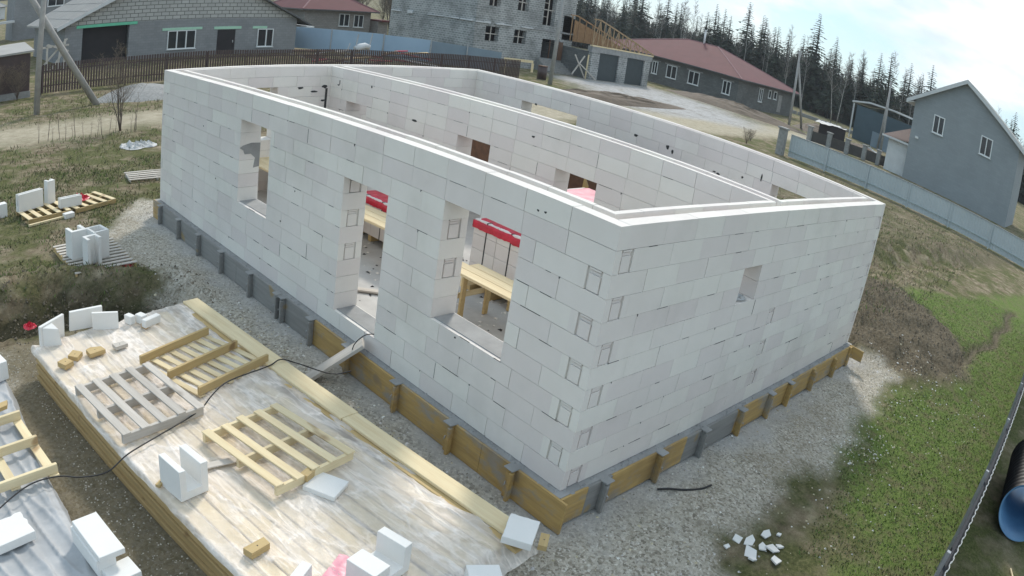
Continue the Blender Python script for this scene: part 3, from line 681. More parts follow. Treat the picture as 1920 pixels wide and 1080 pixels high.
panel('block_slab','tall white slab leaning upright at the far end of the big timber stack',sw(-.10,.96,.088),SA-.20,[(-.30,0),(.22,0),(.22,.30),(-.28,.29)],.06)
panel('block_slab','cut white slab with a slanted end standing just in front of the tall upright slab',sw(.12,1.17,.088),SA-.35,[(-.22,0),(.17,0),(.17,.25),(-.22,.28)],.05)
# film-wrapped bundle
t=thing('block_bundle','small white blocks strapped side by side at the far end of the stack','block',sw(.30,1.68,.112),SA+.25,GB)
for i,(x,y,w,l,h) in enumerate(((-.13,.13,.10,.30,.13),(0.0,.02,.12,.32,.13),(.09,-.12,.24,.11,.12))):
    mb=MB(); mb.bev(x-w/2 if i<2 else -.10,x+w/2 if i<2 else .20,y-.05,y+.05 if i==2 else y+.10,.0,h,.008); mb.build('block',M['aac_white'],t)
mb=MB(); mb.bev(-.09,-.03,-.155,-.045,-.02,.045,.004); mb.build('wood_foot',M['endwood'],t)
slab('block_slab','thin white slab half under the corner of the fresh pine pallet',sw(4.77,1.42,.108),(0,0,SA+.38),.32,.36,.055,group=GB)
slab('block_slab','white slab lying on the near right end of the fresh pine boards',sw(6.52,2.36,.165),(0.03,.02,SA+.45),.40,.30,.085,group=GB,ragged=.008,seed=4)
slab('block_piece','white block at the bottom edge of the picture, left of the big stepped U block',sw(5.82,.22,.100),(0,0,SA+.42),.38,.10,.26,group=GB)
slab('block_piece','tip of a white block at the bottom edge, right of the big stepped U block',sw(6.80,1.50,.105),(0,0,SA+.9),.34,.30,.22,group=GB)
# wooden offcuts
def offcut(label,u,v,rz,pts,h,mat='yellowX',z=.108,group='wood offcuts on the timber stack'):
    mb=MB(); mb.prism(pts,0,h); mb.tube([(0,0,h-.002),(0,0,h+.001)],.008,6,1)
    o=mb.build('wood_offcut',[M[mat],M['void']]); o.location=sw(u,v,z); o.rotation_euler=(0,0,SA+rz); tag(o,label,'offcut',group); return o
sq=lambda a,b,c=0:[(-a/2,-b/2),(a/2,-b/2),(a/2+c,b/2),(-a/2+c,b/2)]
offcut('yellow wood offcut nearest to the left edge of the big timber stack',.86,.20,.35,sq(.15,.17),.07)
offcut('yellow wood offcut with a knot hole, touching the leftmost offcut',.72,.40,.75,sq(.17,.16,.02),.06)
offcut('orange wood offcut with a slanted end, right of the two touching offcuts',.76,.69,.1,[(-.12,-.08),(.12,-.09),(.12,.03),(-.02,.10),(-.10,.08)],.06,'yellowX')
offcut('grey-brown wood offcut near the white slabs at the far end',.79,1.06,.1,[(-.09,-.05),(.10,-.06),(.09,.05),(-.08,.07)],.05,'greyX')
offcut('thick yellow wood wedge alone in the middle of the film near the bottom edge',5.16,.29,.12,[(-.11,-.05),(.11,-.05),(.125,.05),(-.12,.06)],.075)
offcut('brown wood offcut wedged under the near corner of the fresh pine pallet',4.58,1.37,.3,[(-.11,-.04),(.11,-.04),(.10,.05),(-.11,.05)],.075,'yellowX',z=.165)
offcut('yellow wood block under the white slab at the near right end',6.72,2.50,.5,sq(.20,.09),.06,'yellowX',z=.102)
offcut('small brown wood chip under the left foot of the white trough block',3.78,.06,.5,sq(.12,.05),.03,'yellowX')
pl=board('grey_plank',3.10,4.02,-.1,.0,.110,.128,'greyY','flat grey plank lying across the film beside the white trough block',rot=PI/2-.22)
pl.location=sw(3.82,.72,.118)
# pink film
def pf(u,v):
    x=(u-.5)*.62; y=(v-.5)*.42; rr=math.hypot(x/.31,y/.21)
    return (x*(1-.2*max(0,rr-1)),y,.012+.02*abs(nf(x*9,y*9,4))-.004*rr)
mb=MB(); mb.grid(pf,24,18); o=mb.build('pink_film',M['pink']); o.location=sw(5.92,.70,.10); o.rotation_euler=(0,0,SA+.4); tag(o,'piece of pink plastic film crumpled beside the stepped U block','plastic film')
# near end of the film hanging over the stack end
# ------------------------------------------------------------------ cable
pts=[(-.50,3.32,-.02),(-.75,3.42,-.05),(-1.15,3.62,.10),(-1.38,3.66,.19),(-1.60,3.60,.17),(-2.31,3.27,.30),(-2.60,3.12,.26),(-2.85,2.99,.17),(-3.41,2.77,.15),(-3.86,2.59,.14),(-4.15,2.50,.05),(-4.45,2.52,.06),(-4.68,2.55,.12),(-4.99,2.50,.16),(-5.30,2.35,.15),(-5.7,2.05,.14)]
def smooth(p,n=5):
    out=[]; P=[Vector(q) for q in p]; P=[P[0]]+P+[P[-1]]
    for i in range(1,len(P)-2):
        for k in range(n):
            t=k/n; a,b_,c,d=P[i-1],P[i],P[i+1],P[i+2]
            out.append(.5*((2*b_)+(c-a)*t+(2*a-5*b_+4*c-d)*t*t+(3*b_-a-3*c+d)*t*t*t))
    out.append(P[-2]); return out
mb=MB(); mb.tube(smooth(pts),.0085,6); o=mb.build('cable',M['black']); tag(o,'black electric cable running across both timber stacks','cable')
# plank up to the doorway, with its own bit of cable
mb=MB(); mb.bev(-.13,.13,-.49,.49,-.03,.02,.004); o=mb.build('ramp_plank',M['greyY']); o.location=(-.44,3.83,-.13); o.rotation_euler=(-.0,0,0)
dirv=Vector((.50,-.34,.50)); o.rotation_euler=dirv.to_track_quat('Y','Z').to_euler(); tag(o,'weathered grey plank leaning as a ramp from the gravel up to the doorway','plank')
mb=MB(); mb.tube(smooth([(-.28,3.66,.02),(-.25,3.64,.18),(-.12,3.60,.30),(.06,3.62,.275),(.2,3.7,.262)]),.008,6); o=mb.build('cable_end',M['black']); tag(o,'short arching end of black cable rising at the doorway sill','cable')
mb=MB(); mb.tube(smooth([(1.62,-.33,G+.02),(1.75,-.42,G+.03),(1.95,-.56,G+.02),(2.18,-.68,G+.02),(2.36,-.72,G+.03)]),.014,7); o=mb.build('hose',M['black']); tag(o,'short curved piece of black hose lying on the gravel by the short wall','hose')

# ------------------------------------------------------------------ the second stack under silver tarpaulin
def tl(u,v):
    X=-7.2+u*2.62; Y=5.45-v*6.6; e=-4.62+.16*max(0,(3.4-Y)/3.4)*1.0-.06
    z=.015; z+=.040*ridged(X*5.0+.7*Y,Y*.7,seed=12)+.014*ridged(X*2.0-Y*1.0,Y*6.5,seed=15)*(1+nf(X*2,Y,3))+.006*nf(X*6,Y*12,4)
    Xr=-7.2+u*(2.62); d=Xr-(e-.16)
    if d>0: z-=d*1.7; Xr=e-.16+d*.55+.03*nf(Y*2.5,1)
    if Y>5.3: z-=(Y-5.3)*1.4
    return (Xr,Y,z)
mb=MB(); mb.grid(tl,150,300); o=mb.build('tarpaulin',M['tarp']); tag(o,'wrinkled silver grey tarpaulin over the low stack in the bottom left corner','tarpaulin')
t=thing('timber_stack','low stack of boards hidden under the silver tarpaulin','timber stack',(-6,2,G))
for i in range(4):
    mb=MB(); mb.bev(-1.4,1.12-.02*i,-3.3,3.25,.02+.085*i,.10+.085*i,.005); mb.build('board_layer',M['greyY'],t)
pD=pallet('pallet','yellow pallet turned upside down on the silver tarpaulin',(-5.27,3.22,.075),.13,1.05,1.30,3,.11,'pineY','pineX',flip=True,group='pallets on the tarpaulin',nstr=3,h=.11)
slab('block_piece','white block end standing on the far tip of the silver tarpaulin',(-4.90,5.22,.03),(0,0,.25),.20,.36,.26,group='white blocks on the tarpaulin')
slab('block_piece','flat white block with broken edges near the left picture edge',(-5.42,1.88,.06),(0,0,.2),.44,.36,.10,group='white blocks on the tarpaulin',ragged=.012,seed=9)
slab('block_piece','white slab lying on top of another block on the silver tarpaulin',(-4.64,1.27,.255),(0.0,0,.13),.27,.60,.06,group='white blocks on the tarpaulin')
slab('block_piece','white block carrying a slab on the edge of the silver tarpaulin',(-4.70,1.29,.05),(0,0,.13),.20,.58,.204,group='white blocks on the tarpaulin')
slab('block_piece','low white block at the foot of the slab-topped block, at the bottom edge',(-4.56,.92,.045),(0,0,.18),.30,.24,.10,group='white blocks on the tarpaulin')
mb=MB(); mb.prism([(-.22,-.06),(.14,-.06),(.2,.05),(-.22,.06)],0,.05); o=mb.build('wood_offcut',M['yellowX']); o.location=(-5.12,4.02,.21); o.rotation_euler=(0,0,.25); tag(o,'orange-brown wood offcut resting on the crossbar of the upside-down pallet on the tarpaulin','offcut')

# ------------------------------------------------------------------ pallets and blocks on the ground
pE=pallet('pallet','long pallet of eleven narrow slats carrying hollow blocks beside the pit',(-2.17,10.0,G+.015),PI/2+.03,1.78,1.27,11,.088,'greyY','yellowX',group='pallets on the ground',h=.10)
pF=pallet('pallet','pallet with wide gaps under the tall white slab at the left',(-2.50,13.65,G+.01),.18,1.15,.98,5,.12,'pineY','yellowX',group='pallets on the ground',h=.11)
pG=pallet('pallet','pallet with red film on it, right of the blocks on the grass',(-1.30,13.93,G+.01),.30,1.18,1.0,5,.12,'pineY','yellowX',group='pallets on the ground',h=.10)
pH=pallet('pallet','pallet lying low by the far corner of the house',(1.15,15.65,G+.01),PI/2-.15,.95,1.6,5,.10,'greyY','greyX',group='pallets on the ground',h=.07)
def hollow(label,loc,rz,a,b,h,holes,rot=None,mat='aac_white',group='hollow blocks on the ground pallets',wall=.05):
    """upright hollow block; holes is the number of square cores"""
    mb=MB(); n=holes; w=wall
    mb.bev(-a/2,a/2,-b/2,-b/2+w,0,h,.006); mb.bev(-a/2,a/2,b/2-w,b/2,0,h,.006)
    for i in range(n+1):
        x=-a/2+(a-w)*i/n; mb.bev(x,x+w,-b/2+w-.001,b/2-w+.001,0,h,.004)
    mb.box(-a/2+w,a/2-w,-b/2+w,b/2-w,.01,h*.75,0,.7)
    o=mb.build('hollow_block',[M[mat]]); o.location=loc; o.rotation_euler=rot or (0,0,rz); tag(o,label,'block',group); return o
ZP=G+.135
hollow('hollow white block standing upright, nearest to the wall, on the long pallet',(-2.12,9.80,ZP),.18,.34,.40,.56,1)
ublock('hollow_block','grooved white block standing on end at the left of the hollow block',(-2.475,9.86,ZP+.28),(0,PI/2,1.75),.56,.34,.34,(.07,.07,.09),group='hollow blocks on the ground pallets')
ublock('hollow_block','grooved white block standing on end in front of the hollow block',(-2.37,9.50,ZP+.28),(0,PI/2,-1.39),.56,.30,.26,(.06,.06,.08),group='hollow blocks on the ground pallets')
ZQ=G+.125
ublock('u_block','tall white slab-sided block standing on its long edge on the left pallet',(-2.78,13.98,ZQ),(0,0,.33),.72,.16,.44,(.05,.05,.14),group='white blocks on the grass')
ublock('u_block','narrow white block standing on end between the other blocks',(-2.17,14.12,ZQ+.29),(0,PI/2,1.9),.58,.22,.20,(.06,.06,.08),group='white blocks on the grass')
ublock('u_block','low white trough block lying beside the red film',(-1.80,13.62,ZQ),(0,0,.10),.58,.17,.24,(.05,.05,.12),group='white blocks on the grass')
slab('block_piece','white block cut off by the left picture edge, standing on the grass',(-3.68,14.15,G),(0,0,.2),.62,.22,.34,group='white blocks on the grass')
slab('block_piece','small white block chunk lying in front of the two pallets',(-1.96,13.10,G),(0,0,.25),.26,.16,.12,group='white blocks on the grass')
mb=MB(); mb.bev(-.62,.62,-.03,.03,0,.05,.004); o=mb.build('batten',M['pineX']); o.location=(-2.40,13.03,G+.01); o.rotation_euler=(0,0,.22); tag(o,'thin pale batten lying in front of the two pallets','batten')
def rag(label,loc,s,mat,seed,cat='plastic film',hh=.5,name='plastic_film'):
    r=random.Random(seed); mb=MB()
    def f(u,v):
        a=2*PI*u; rr=v*s*(1+.35*noise.noise(Vector((math.cos(a)*1.5,math.sin(a)*1.5,seed))))
        return (rr*math.cos(a),rr*math.sin(a),.01+s*hh*(1-v)**.7*abs(noise.fractal(Vector((rr*math.cos(a)*6/s,rr*math.sin(a)*6/s,seed*3.1)),1,2,3))*1.3+.004)
    mb.grid(f,26,9,smooth=False); o=mb.build(name,M[mat]); o.location=loc; tag(o,label,cat); return o
rag('crumpled red film hanging under the near corner of the long pallet',(-1.80,9.22,G),.26,'red',3)
rag('crumpled red film on the pallet beside the low trough block',(-1.42,14.08,ZQ),.24,'red',5,hh=.9)
rag('small red plastic scrap at the edge of the dark pit',(-4.02,7.45,G+.02),.13,'red',8,hh=.8)
M['sack']=simple('pale_sack',(.52,.52,.51),(.36,.37,.37),6,rough=.6,bs=.6,bd=.03)
rag('pale grey crumpled plastic sack lying on the grass near the dirt road',(1.95,19.9,G),.60,'sack',9,cat='sack',hh=.55,name='sack')
# broken pieces on the right
r=random.Random(21)
names=['large','flat','narrow','triangular','small','square','thin','chipped']
for i,(x,y,s) in enumerate(((1.70,-1.58,.09),(1.80,-1.72,.11),(2.08,-1.80,.10),(1.62,-1.86,.13),(1.92,-2.02,.15),(1.50,-1.94,.07),(2.06,-2.06,.07),(1.76,-2.16,.12),(1.42,-1.60,.06),(2.28,-1.92,.05),(1.84,-1.90,.08))):
    n=r.choice((4,5)); a0=r.uniform(0,6)
    mb=MB(); mb.prism([(s*math.cos(a0+2*PI*k/n)*r.uniform(.6,1.1),s*math.sin(a0+2*PI*k/n)*r.uniform(.5,1)) for k in range(n)],0,.02)
    o=mb.build('block_fragment',[M['aac_white']]); o.location=(x,y,G+.01+.012*(i%3)); o.rotation_euler=(r.uniform(-.25,.25),r.uniform(-.25,.25),0)
    tag(o,'broken white block fragment in the heap on the bare patch by the gravel edge','fragment','heap of broken white block fragments')
def tchip(x,y,r):
    if inhouse(x,y): return False
    d1=math.hypot((x-5.9)/.9,(y+1.9)/.45); d2=math.hypot((x+.75)/.35,(y-2.4)/.9); d3=math.hypot((x+.5)/.5,(y-5.5)/1.2)
    return r.random()<max(.10*(y<0 and x<13)+.35*math.exp(-((x-9.5)/1.8)**2-((y+1.5)/.7)**2),math.exp(-d1*d1),.95*math.exp(-d2*d2),.5*math.exp(-d3*d3), .02)
o=scatter('wood_chips',1500,(-2.2,12,-3.6,12),tchip,lambda r:r.uniform(.012,.042),[M['chip'],M['aac_white']],.35,31,2); tag(o,'pale wood chips and white crumbs strewn on the gravel and grass','chips')

# ------------------------------------------------------------------ inside the house
FZ=.035
def table(label,loc,rz,L_,w_,h,n=3,group='trestle scaffolds inside the house'):
    t=thing('trestle_scaffold',label,'scaffold',loc,rz,group)
    for i in range(n):
        mb=MB(); y=-w_/2+(w_/n)*i; mb.bev(-L_/2+random.uniform(-.1,.1),L_/2+random.uniform(-.1,.1),y+.006,y+w_/n-.006,h-.045,h,.004); mb.build('plank',M['pineX'],t)
    for sx in (-L_/2+.25,L_/2-.35):
        mb=MB(); mb.bev(sx-.02,sx+.02,-w_/2,w_/2,h-.20,h-.047,.004); mb.build('crossbar',M['pineY'],t)
        for y in (-w_/2+.03,w_/2-.03):
            mb=MB(); mb.bev(sx-.065,sx-.021,y-.045,y+.045,0,h-.05,.004); mb.build('leg',M['yellowX'],t)
        mb=MB(); mb.bev(sx+.021,sx+.045,-w_/2-.1,w_/2+.1,h*.45,h*.45+.09,.004); mb.build('brace',M['pineY'],t)
    return t
table('plank trestle scaffold standing behind the window nearest to the house corner',(2.15,3.0,FZ),PI/2+.03,2.6,.60,.74)
table('plank trestle scaffold standing behind the doorway of the long wall',(2.28,6.75,FZ),PI/2+.05,2.9,.60,.74)
table('plank trestle scaffold standing behind the far window of the long wall',(2.25,10.75,FZ),PI/2-.03,2.8,.70,.80)
def blockstack(name,label,loc,rz,w,l,rows,film=None,group='wrapped block stacks inside the house'):
    t=thing(name,label,'block stack',loc,rz,group); r=random.Random(int(loc[0]*100))
    mb=MB()
    for y in (-l/2+.06,0,l/2-.06): mb.bev(-w/2,w/2,y-.05,y+.05,-.14 if loc[2]>.1 else 0,.12,.004)
    mb.build('pallet_base',M['yellowX'],t)
    k=0
    for z in range(rows):
        for y in range(2):
            mb=MB(); mb.bev(-w/2,w/2,-l/2+y*l/2+.004,-l/2+(y+1)*l/2-.004,.122+z*.25,.122+(z+1)*.25-.004,.005,tone=r.uniform(.88,1)); mb.build('block_course',M['aac'],t)
    h=.122+rows*.25
    for y in (-l*.28,l*.22): 
        mb=MB(); mb.box(-w/2-.004,-w/2-.001,y-.012,y+.012,.12,h); mb.box(-w/2-.004,w/2+.004,y-.012,y+.012,h+.001,h+.003); mb.build('strap',M['black'],t)
    if film:
        rr=random.Random(9); mb=MB()
        def f(u,v):
            x=-w/2-.02+u*(w+.04); y=-l/2-.02+v*(l+.04); z=h+.012+.012*nf(x*5,y*5,2)
            if u<.12: x=-w/2-.015-.02*abs(nf(y*9,u*20)); z=h-.15*(1-u/.12)+.02*nf(y*6,3)
            if v<.08: y=-l/2-.015; z=min(z,h-.13*(1-v/.08))
            if v>.92: y=l/2+.015; z=min(z,h-.13*((v-.92)/.08))
            return (x,y,z)
        mb.grid(f,30,30); mb.build('film_hood',M[film],t)
    return t
blockstack('block_stack','strapped block stack',(3.32,4.32,FZ+.14),.02,1.0,1.10,4,'red')['label']='strapped block stack with bright red film hood behind the window nearest the corner'
blockstack('block_stack','strapped stack of blocks with red film seen through the doorway of the long wall',(3.15,7.5,FZ),0,1.0,1.1,3,'red')
blockstack('block_stack','block stack under pale pink film behind the middle wall, seen through its nearest doorway',(5.9,5.0,FZ),.05,1.5,1.4,5,'pink')
blockstack('block_stack','low bare stack of blocks behind the far window of the long wall',(3.0,11.0,FZ),.1,.9,.7,2)
def prop(name,label,p0,p1,w,mat,group=None,cat='board'):
    mb=MB(); d=Vector(p1)-Vector(p0); L_=d.length; mb.bev(-w/2,w/2,-L_/2,L_/2,-.015,.015,.003); o=mb.build(name,M[mat]); o.location=(Vector(p0)+Vector(p1))/2
    o.rotation_euler=d.to_track_quat('Y','Z').to_euler(); tag(o,label,cat,group); return o
for i,(x,y) in enumerate(((5.9,7.2),(6.1,7.6),(6.2,8.2),(7.1,5.6),(7.3,6.3))):
    prop('leaning_board','yellow board leaning upright in the rooms behind the middle wall',(x,y,FZ),(x+.25,y+.1,2.1-.1*i),.14,'plyY','boards leaning behind the middle wall')
for (xx,y0,y1,zt,lab) in ((6.4,7.0,9.3,2.2,'dark brown board sheet added to darken the second doorway of the middle wall'),(7.6,4.6,7.8,2.2,'dark brown board sheet added to darken the nearest doorway of the middle wall')):  # dark brown sheets, standing for boards, added to darken the doorways
    mb=MB(); mb.bev(-.012,.012,y0,y1,0,zt,.003); o=mb.build('darkening_sheet',M['brownwood']); o.location=(xx,0,FZ); o.rotation_euler=(0,-.08,0); tag(o,lab,'dark sheet')
prop('floor_board','narrow board lying on the concrete floor behind the doorway',(.9,5.6,FZ+.03),(1.9,4.6,FZ+.04),.12,'greyY')
r=random.Random(77); mb=MB()
for i in range(520):
    x=r.uniform(.5,3.9); y=r.uniform(.5,8); s=r.uniform(.01,.05); a=r.uniform(0,6)
    mb.add([(x+s*math.cos(a),y+s*math.sin(a),FZ),(x+s*math.cos(a+2),y+s*math.sin(a+2),FZ),(x+s*math.cos(a+4),y+s*math.sin(a+4),FZ),(x,y,FZ+s*.5)],[(0,1,3),(1,2,3),(2,0,3)],r.choice((0,0,1)),1)
o=mb.build('floor_debris',[M['aac'],M['void']]); tag(o,'crumbs of block and mortar on the concrete floor inside the house','debris',kind='stuff')
rag('white crumpled sack stuffed in the small square hole of the short wall',(3.18,.20,1.755),.20,'sack',31,cat='sack',hh=.55,name='sack')

# ------------------------------------------------------------------ near fence on the right and the black pipe
M['sheet_dark']=simple('dark_back_of_sheet',(.028,.032,.042),(.02,.024,.032),2,rough=.7,bs=0)
M['sheet_green']=simple('grey_green_sheet',(.36,.43,.41),(.28,.34,.33),2,rough=.5,bs=0)
t=thing('sheet_fence','profiled sheet fence seen from above, running along the right edge of the grass','fence',(0,-4.18,G))
def prof(x0,x1,z0,z1,mb,y0=0,amp=.010,per=.115,axis='x',mat=0):
    n=int((x1-x0)/per*4); 
    for k in range(n):
        a=x0+(x1-x0)*k/n; b_=x0+(x1-x0)*(k+1)/n; ph=k%4
        ya={0:0,1:amp,2:amp,3:0}[ph]; yb={0:amp,1:amp,2:0,3:0}[ph]
        P=(lambda s,y,z:(s,y0+y,z)) if axis=='x' else (lambda s,y,z:(y0+y,s,z))
        mb.add([P(a,ya,z0),P(b_,yb,z0),P(b_,yb,z1),P(a,ya,z1),P(a,ya+.004,z0),P(b_,yb+.004,z0),P(b_,yb+.004,z1),P(a,ya+.004,z1)],[(0,1,2,3),(7,6,5,4),(3,2,6,7)],mat)
FH=1.62
mb=MB(); prof(-1.5,21,.03,FH,mb,0,-.016,.20); mb.build('sheet',M['sheet_dark'],t)
mb=MB(); prof(-1.5,21,FH-.014,FH+.012,mb,-.012,-.016,.20); mb.build('top_edge',M['white'],t)
for z in (.35,FH-.22):
    mb=MB(); mb.box(-1.5,21,.006,.04,z,z+.04); mb.build('rail',M['sheet_dark'],t)
for i in range(9):
    mb=MB(); mb.box(-1.2+2.5*i,-1.15+2.5*i,.041,.09,0,FH-.02); mb.build('post',M['steel'],t)
# corrugated pipe
t=thing('corrugated_pipe','big black corrugated pipe with a blue inside, lying behind the near fence','pipe',(5.95,-5.12,G+.52),.05)
M['blue_in']=simple('blue_pipe_lining',(.16,.34,.56),(.11,.25,.44),2,rough=.35,bs=.05)
RO,RI=.51,.45; mb=MB(); n=44; Lp=2.3; K=92
vs=[];
for i in range(K+1):
    x=Lp*i/K; rr=RO-.045*(.5-.5*math.cos(2*PI*i/6.57))**.7 if i>0 else RO-.03
    vs+=[(x,rr*math.cos(2*PI*k/n),rr*math.sin(2*PI*k/n)) for k in range(n)]
mb.add(vs,[(i*n+k,(i+1)*n+k,(i+1)*n+(k+1)%n,i*n+(k+1)%n) for i in range(K) for k in range(n)],0,1,True); mb.build('corrugated_shell',M['black'],t)
mb=MB(); vs=[(x,RI*math.cos(2*PI*k/n),RI*math.sin(2*PI*k/n)) for x in (-.004,Lp) for k in range(n)]+[(-.004,(RO-.03)*math.cos(2*PI*k/n),(RO-.03)*math.sin(2*PI*k/n)) for k in range(n)]
mb.add(vs,[(k,(k+1)%n,(k+1)%n+n,k+n)[::-1] for k in range(n)]+[(k,(k+1)%n,(k+1)%n+2*n,k+2*n) for k in range(n)],0,1,True); mb.build('inner_lining',M['blue_in'],t)
mb=MB(); mb.tube([(4.6,-5.6,G+.02),(5.1,-5.35,G+.02)],.02,5); o=mb.build('rod',M['pineX']); tag(o,'thin pale rod lying on the ground below the pipe at the right edge','rod')

# ------------------------------------------------------------------ pale green fence across the right
M['sheet_pale']=simple('pale_grey_green_sheet',(.49,.53,.54),(.43,.47,.48),.6,rough=.5,bs=0)
M['pillar']=simple('rough_concrete_pillar',(.34,.335,.32),(.23,.225,.215),4,bs=.4)
t=thing('sheet_fence','long pale grey-green sheet fence between the plot and the grey gabled house','fence',(40,0,G))
mb=MB(); prof(-9,15.9,.42,1.50,mb,0,-.02,.20,'y'); mb.build('sheet',M['sheet_pale'],t)
mb=MB(); prof(-9,15.9,.05,.40,mb,.03,-.02,.20,'y'); mb.build('lower_sheet',M['sheet_pale'],t)
mb=MB(); mb.box(-.05,.03,-9,15.9,1.502,1.55); mb.build('top_rail',M['steel'],t)
mb=MB(); mb.box(-.06,-.022,-9,15.9,.40,.44); mb.build('bottom_rail',M['sheet_green'],t)
y=13.1
while y>-9: 
    mb=MB(); mb.box(-.085,-.025,y-.04,y+.04,0,1.5); mb.build('post',M['sheet_pale'],t); y-=3.06
t=thing('fence_pillar','tall rough concrete pillar with a flat cap at the left end of the pale fence','pillar',(39.6,16.35,G))
mb=MB(); mb.bev(-.22,.22,-.25,.25,0,1.72,.02); mb.build('shaft',M['pillar'],t); mb=MB(); mb.bev(-.30,.30,-.33,.33,1.722,1.84,.02); mb.build('cap',M['pillar'],t)
M['darkpanel']=simple('dark_fence_panel',(.075,.066,.06),(.055,.05,.046),3,bs=0)
# stone posts with a dark rail fence behind
t=thing('post_fence','low dark fence with light stone posts behind the pale fence','fence',(0,0,G))
PP=[(58.1,22.0),(59.2,20.4),(60.3,18.9),(61.3,17.4),(62.3,16.2),(63.2,15.1)]
for i,(x,y) in enumerate(PP):
    mb=MB(); mb.bev(x-.2,x+.2,y-.2,y+.2,0,1.35,.02); p=mb.build('stone_post',M['pillar'],t)
    mb=MB(); mb.bev(x-.28,x+.28,y-.28,y+.28,1.352,1.45,.02); mb.build('cap',M['pillar'],p)
for (a,b_) in zip(PP,PP[1:]):
    d=Vector((b_[0]-a[0],b_[1]-a[1],0)); L_=d.length; mb=MB(); mb.at(((a[0]+b_[0])/2,(a[1]+b_[1])/2,0),(0,0,math.atan2(d.y,d.x))); mb.box(-L_/2+.22,L_/2-.22,-.03,.03,.1,1.05); mb.build('fence_panel',M['darkpanel'],t)

# ------------------------------------------------------------------ buildings
def masonry(name,c1,c2,mortar,bw=.4,bh=.2,ms=.012,var=.6):
    m,nt,b=newmat(name); L=nt.links.new
    tc_=nt.nodes.new('ShaderNodeTexCoord'); sx=nt.nodes.new('ShaderNodeSeparateXYZ'); L(tc_.outputs['Object'],sx.inputs[0])
    ad=nt.nodes.new('ShaderNodeMath'); L(sx.outputs[0],ad.inputs[0]); L(sx.outputs[1],ad.inputs[1])
    cb=nt.nodes.new('ShaderNodeCombineXYZ'); L(ad.outputs[0],cb.inputs[0]); L(sx.outputs[2],cb.inputs[1])
    br=nt.nodes.new('ShaderNodeTexBrick'); br.inputs['Scale'].default_value=1; br.inputs['Brick Width'].default_value=bw; br.inputs['Row Height'].default_value=bh
    br.inputs['Mortar Size'].default_value=ms; br.inputs['Mortar Smooth'].default_value=.2; br.inputs['Bias'].default_value=0
    br.inputs['Color1'].default_value=(*c1,1); br.inputs['Color2'].default_value=(*c2,1); br.inputs['Mortar'].default_value=(*mortar,1)
    L(cb.outputs[0],br.inputs['Vector'])
    n=nz(nt,.5,5,.65); n2=nz(nt,5,4,.7)
    c=mixc(nt,mixf(nt,n.outputs['Fac'],.42,.65,var),br.outputs['Color'],tuple(x*.62 for x in c1))
    c=mixc(nt,mixf(nt,n2.outputs['Fac'],.60,.72,.5*var),c,tuple(min(1,x*1.7) for x in c2))
    L(c,b.inputs['Base Color']); b.inputs['Roughness'].default_value=.95; return m
M['blk_grey']=masonry('grey_block_masonry',(.235,.24,.245),(.27,.275,.28),(.20,.205,.21),.4,.2,.01,.35)
M['blk_light']=masonry('light_block_masonry',(.40,.395,.375),(.46,.455,.43),(.13,.13,.125),.62,.30,.03,.25)
M['blk_ruin']=masonry('rough_grey_blocks',(.23,.24,.23),(.36,.36,.35),(.52,.52,.51),.42,.21,.026,.7)
M['blk_dark']=masonry('dark_block_masonry',(.125,.13,.125),(.165,.17,.165),(.10,.10,.10),.40,.20,.012,.5)
M['blk_tan']=masonry('tan_block_masonry',(.25,.235,.22),(.30,.28,.26),(.18,.17,.16),.4,.2,.012,.4)
M['blk_house']=masonry('blue_grey_blocks',(.27,.295,.305),(.29,.315,.33),(.25,.275,.29),.6,.2,.008,.18)  # colour lightened to put a pale hazy veil on the gabled house
M['roof_grey']=simple('grey_roof_sheet',(.36,.35,.33),(.29,.28,.265),.8,rough=.7,stretch=(1,1,1))
M['cap_pink']=simple('faded_pink_ridge_cap',(.27,.15,.155),(.23,.12,.125),2,bs=0)
M['roof_dark']=simple('dark_roof_sheet',(.11,.11,.115),(.08,.08,.085),1,rough=.6)
M['roof_red']=simple('maroon_roof_sheet',(.125,.036,.040),(.10,.030,.033),.7,rough=.85,bs=.1)
M['mint']=simple('mint_foam',(.16,.56,.36),(.13,.48,.31),2,bs=0)
M['palemint']=simple('pale_mint_foam',(.42,.66,.50),(.36,.58,.44),2,bs=0)
M['fascia']=simple('white_fascia',(.62,.63,.63),(.54,.55,.55),2,bs=0)
M['gate']=simple('charcoal_gate_sheet',(.045,.060,.066),(.035,.047,.052),2,rough=.45,bs=0)
M['bluesheet']=simple('light_blue_sheet',(.36,.48,.60),(.31,.42,.54),.5,rough=.5,bs=0)
M['blue2']=simple('dull_blue_grey_sheet',(.22,.28,.33),(.18,.235,.28),.5,rough=.5,bs=0)
M['picket']=simple('dark_brown_picket',(.075,.045,.042),(.05,.032,.03),3,rough=.5,bs=0)
M['blue3']=simple('bright_blue_roof',(.05,.09,.30),(.04,.07,.24),1,bs=0)
M['tealsheet']=simple('dark_teal_sheet',(.055,.095,.12),(.045,.08,.10),1,rough=.5,bs=0)
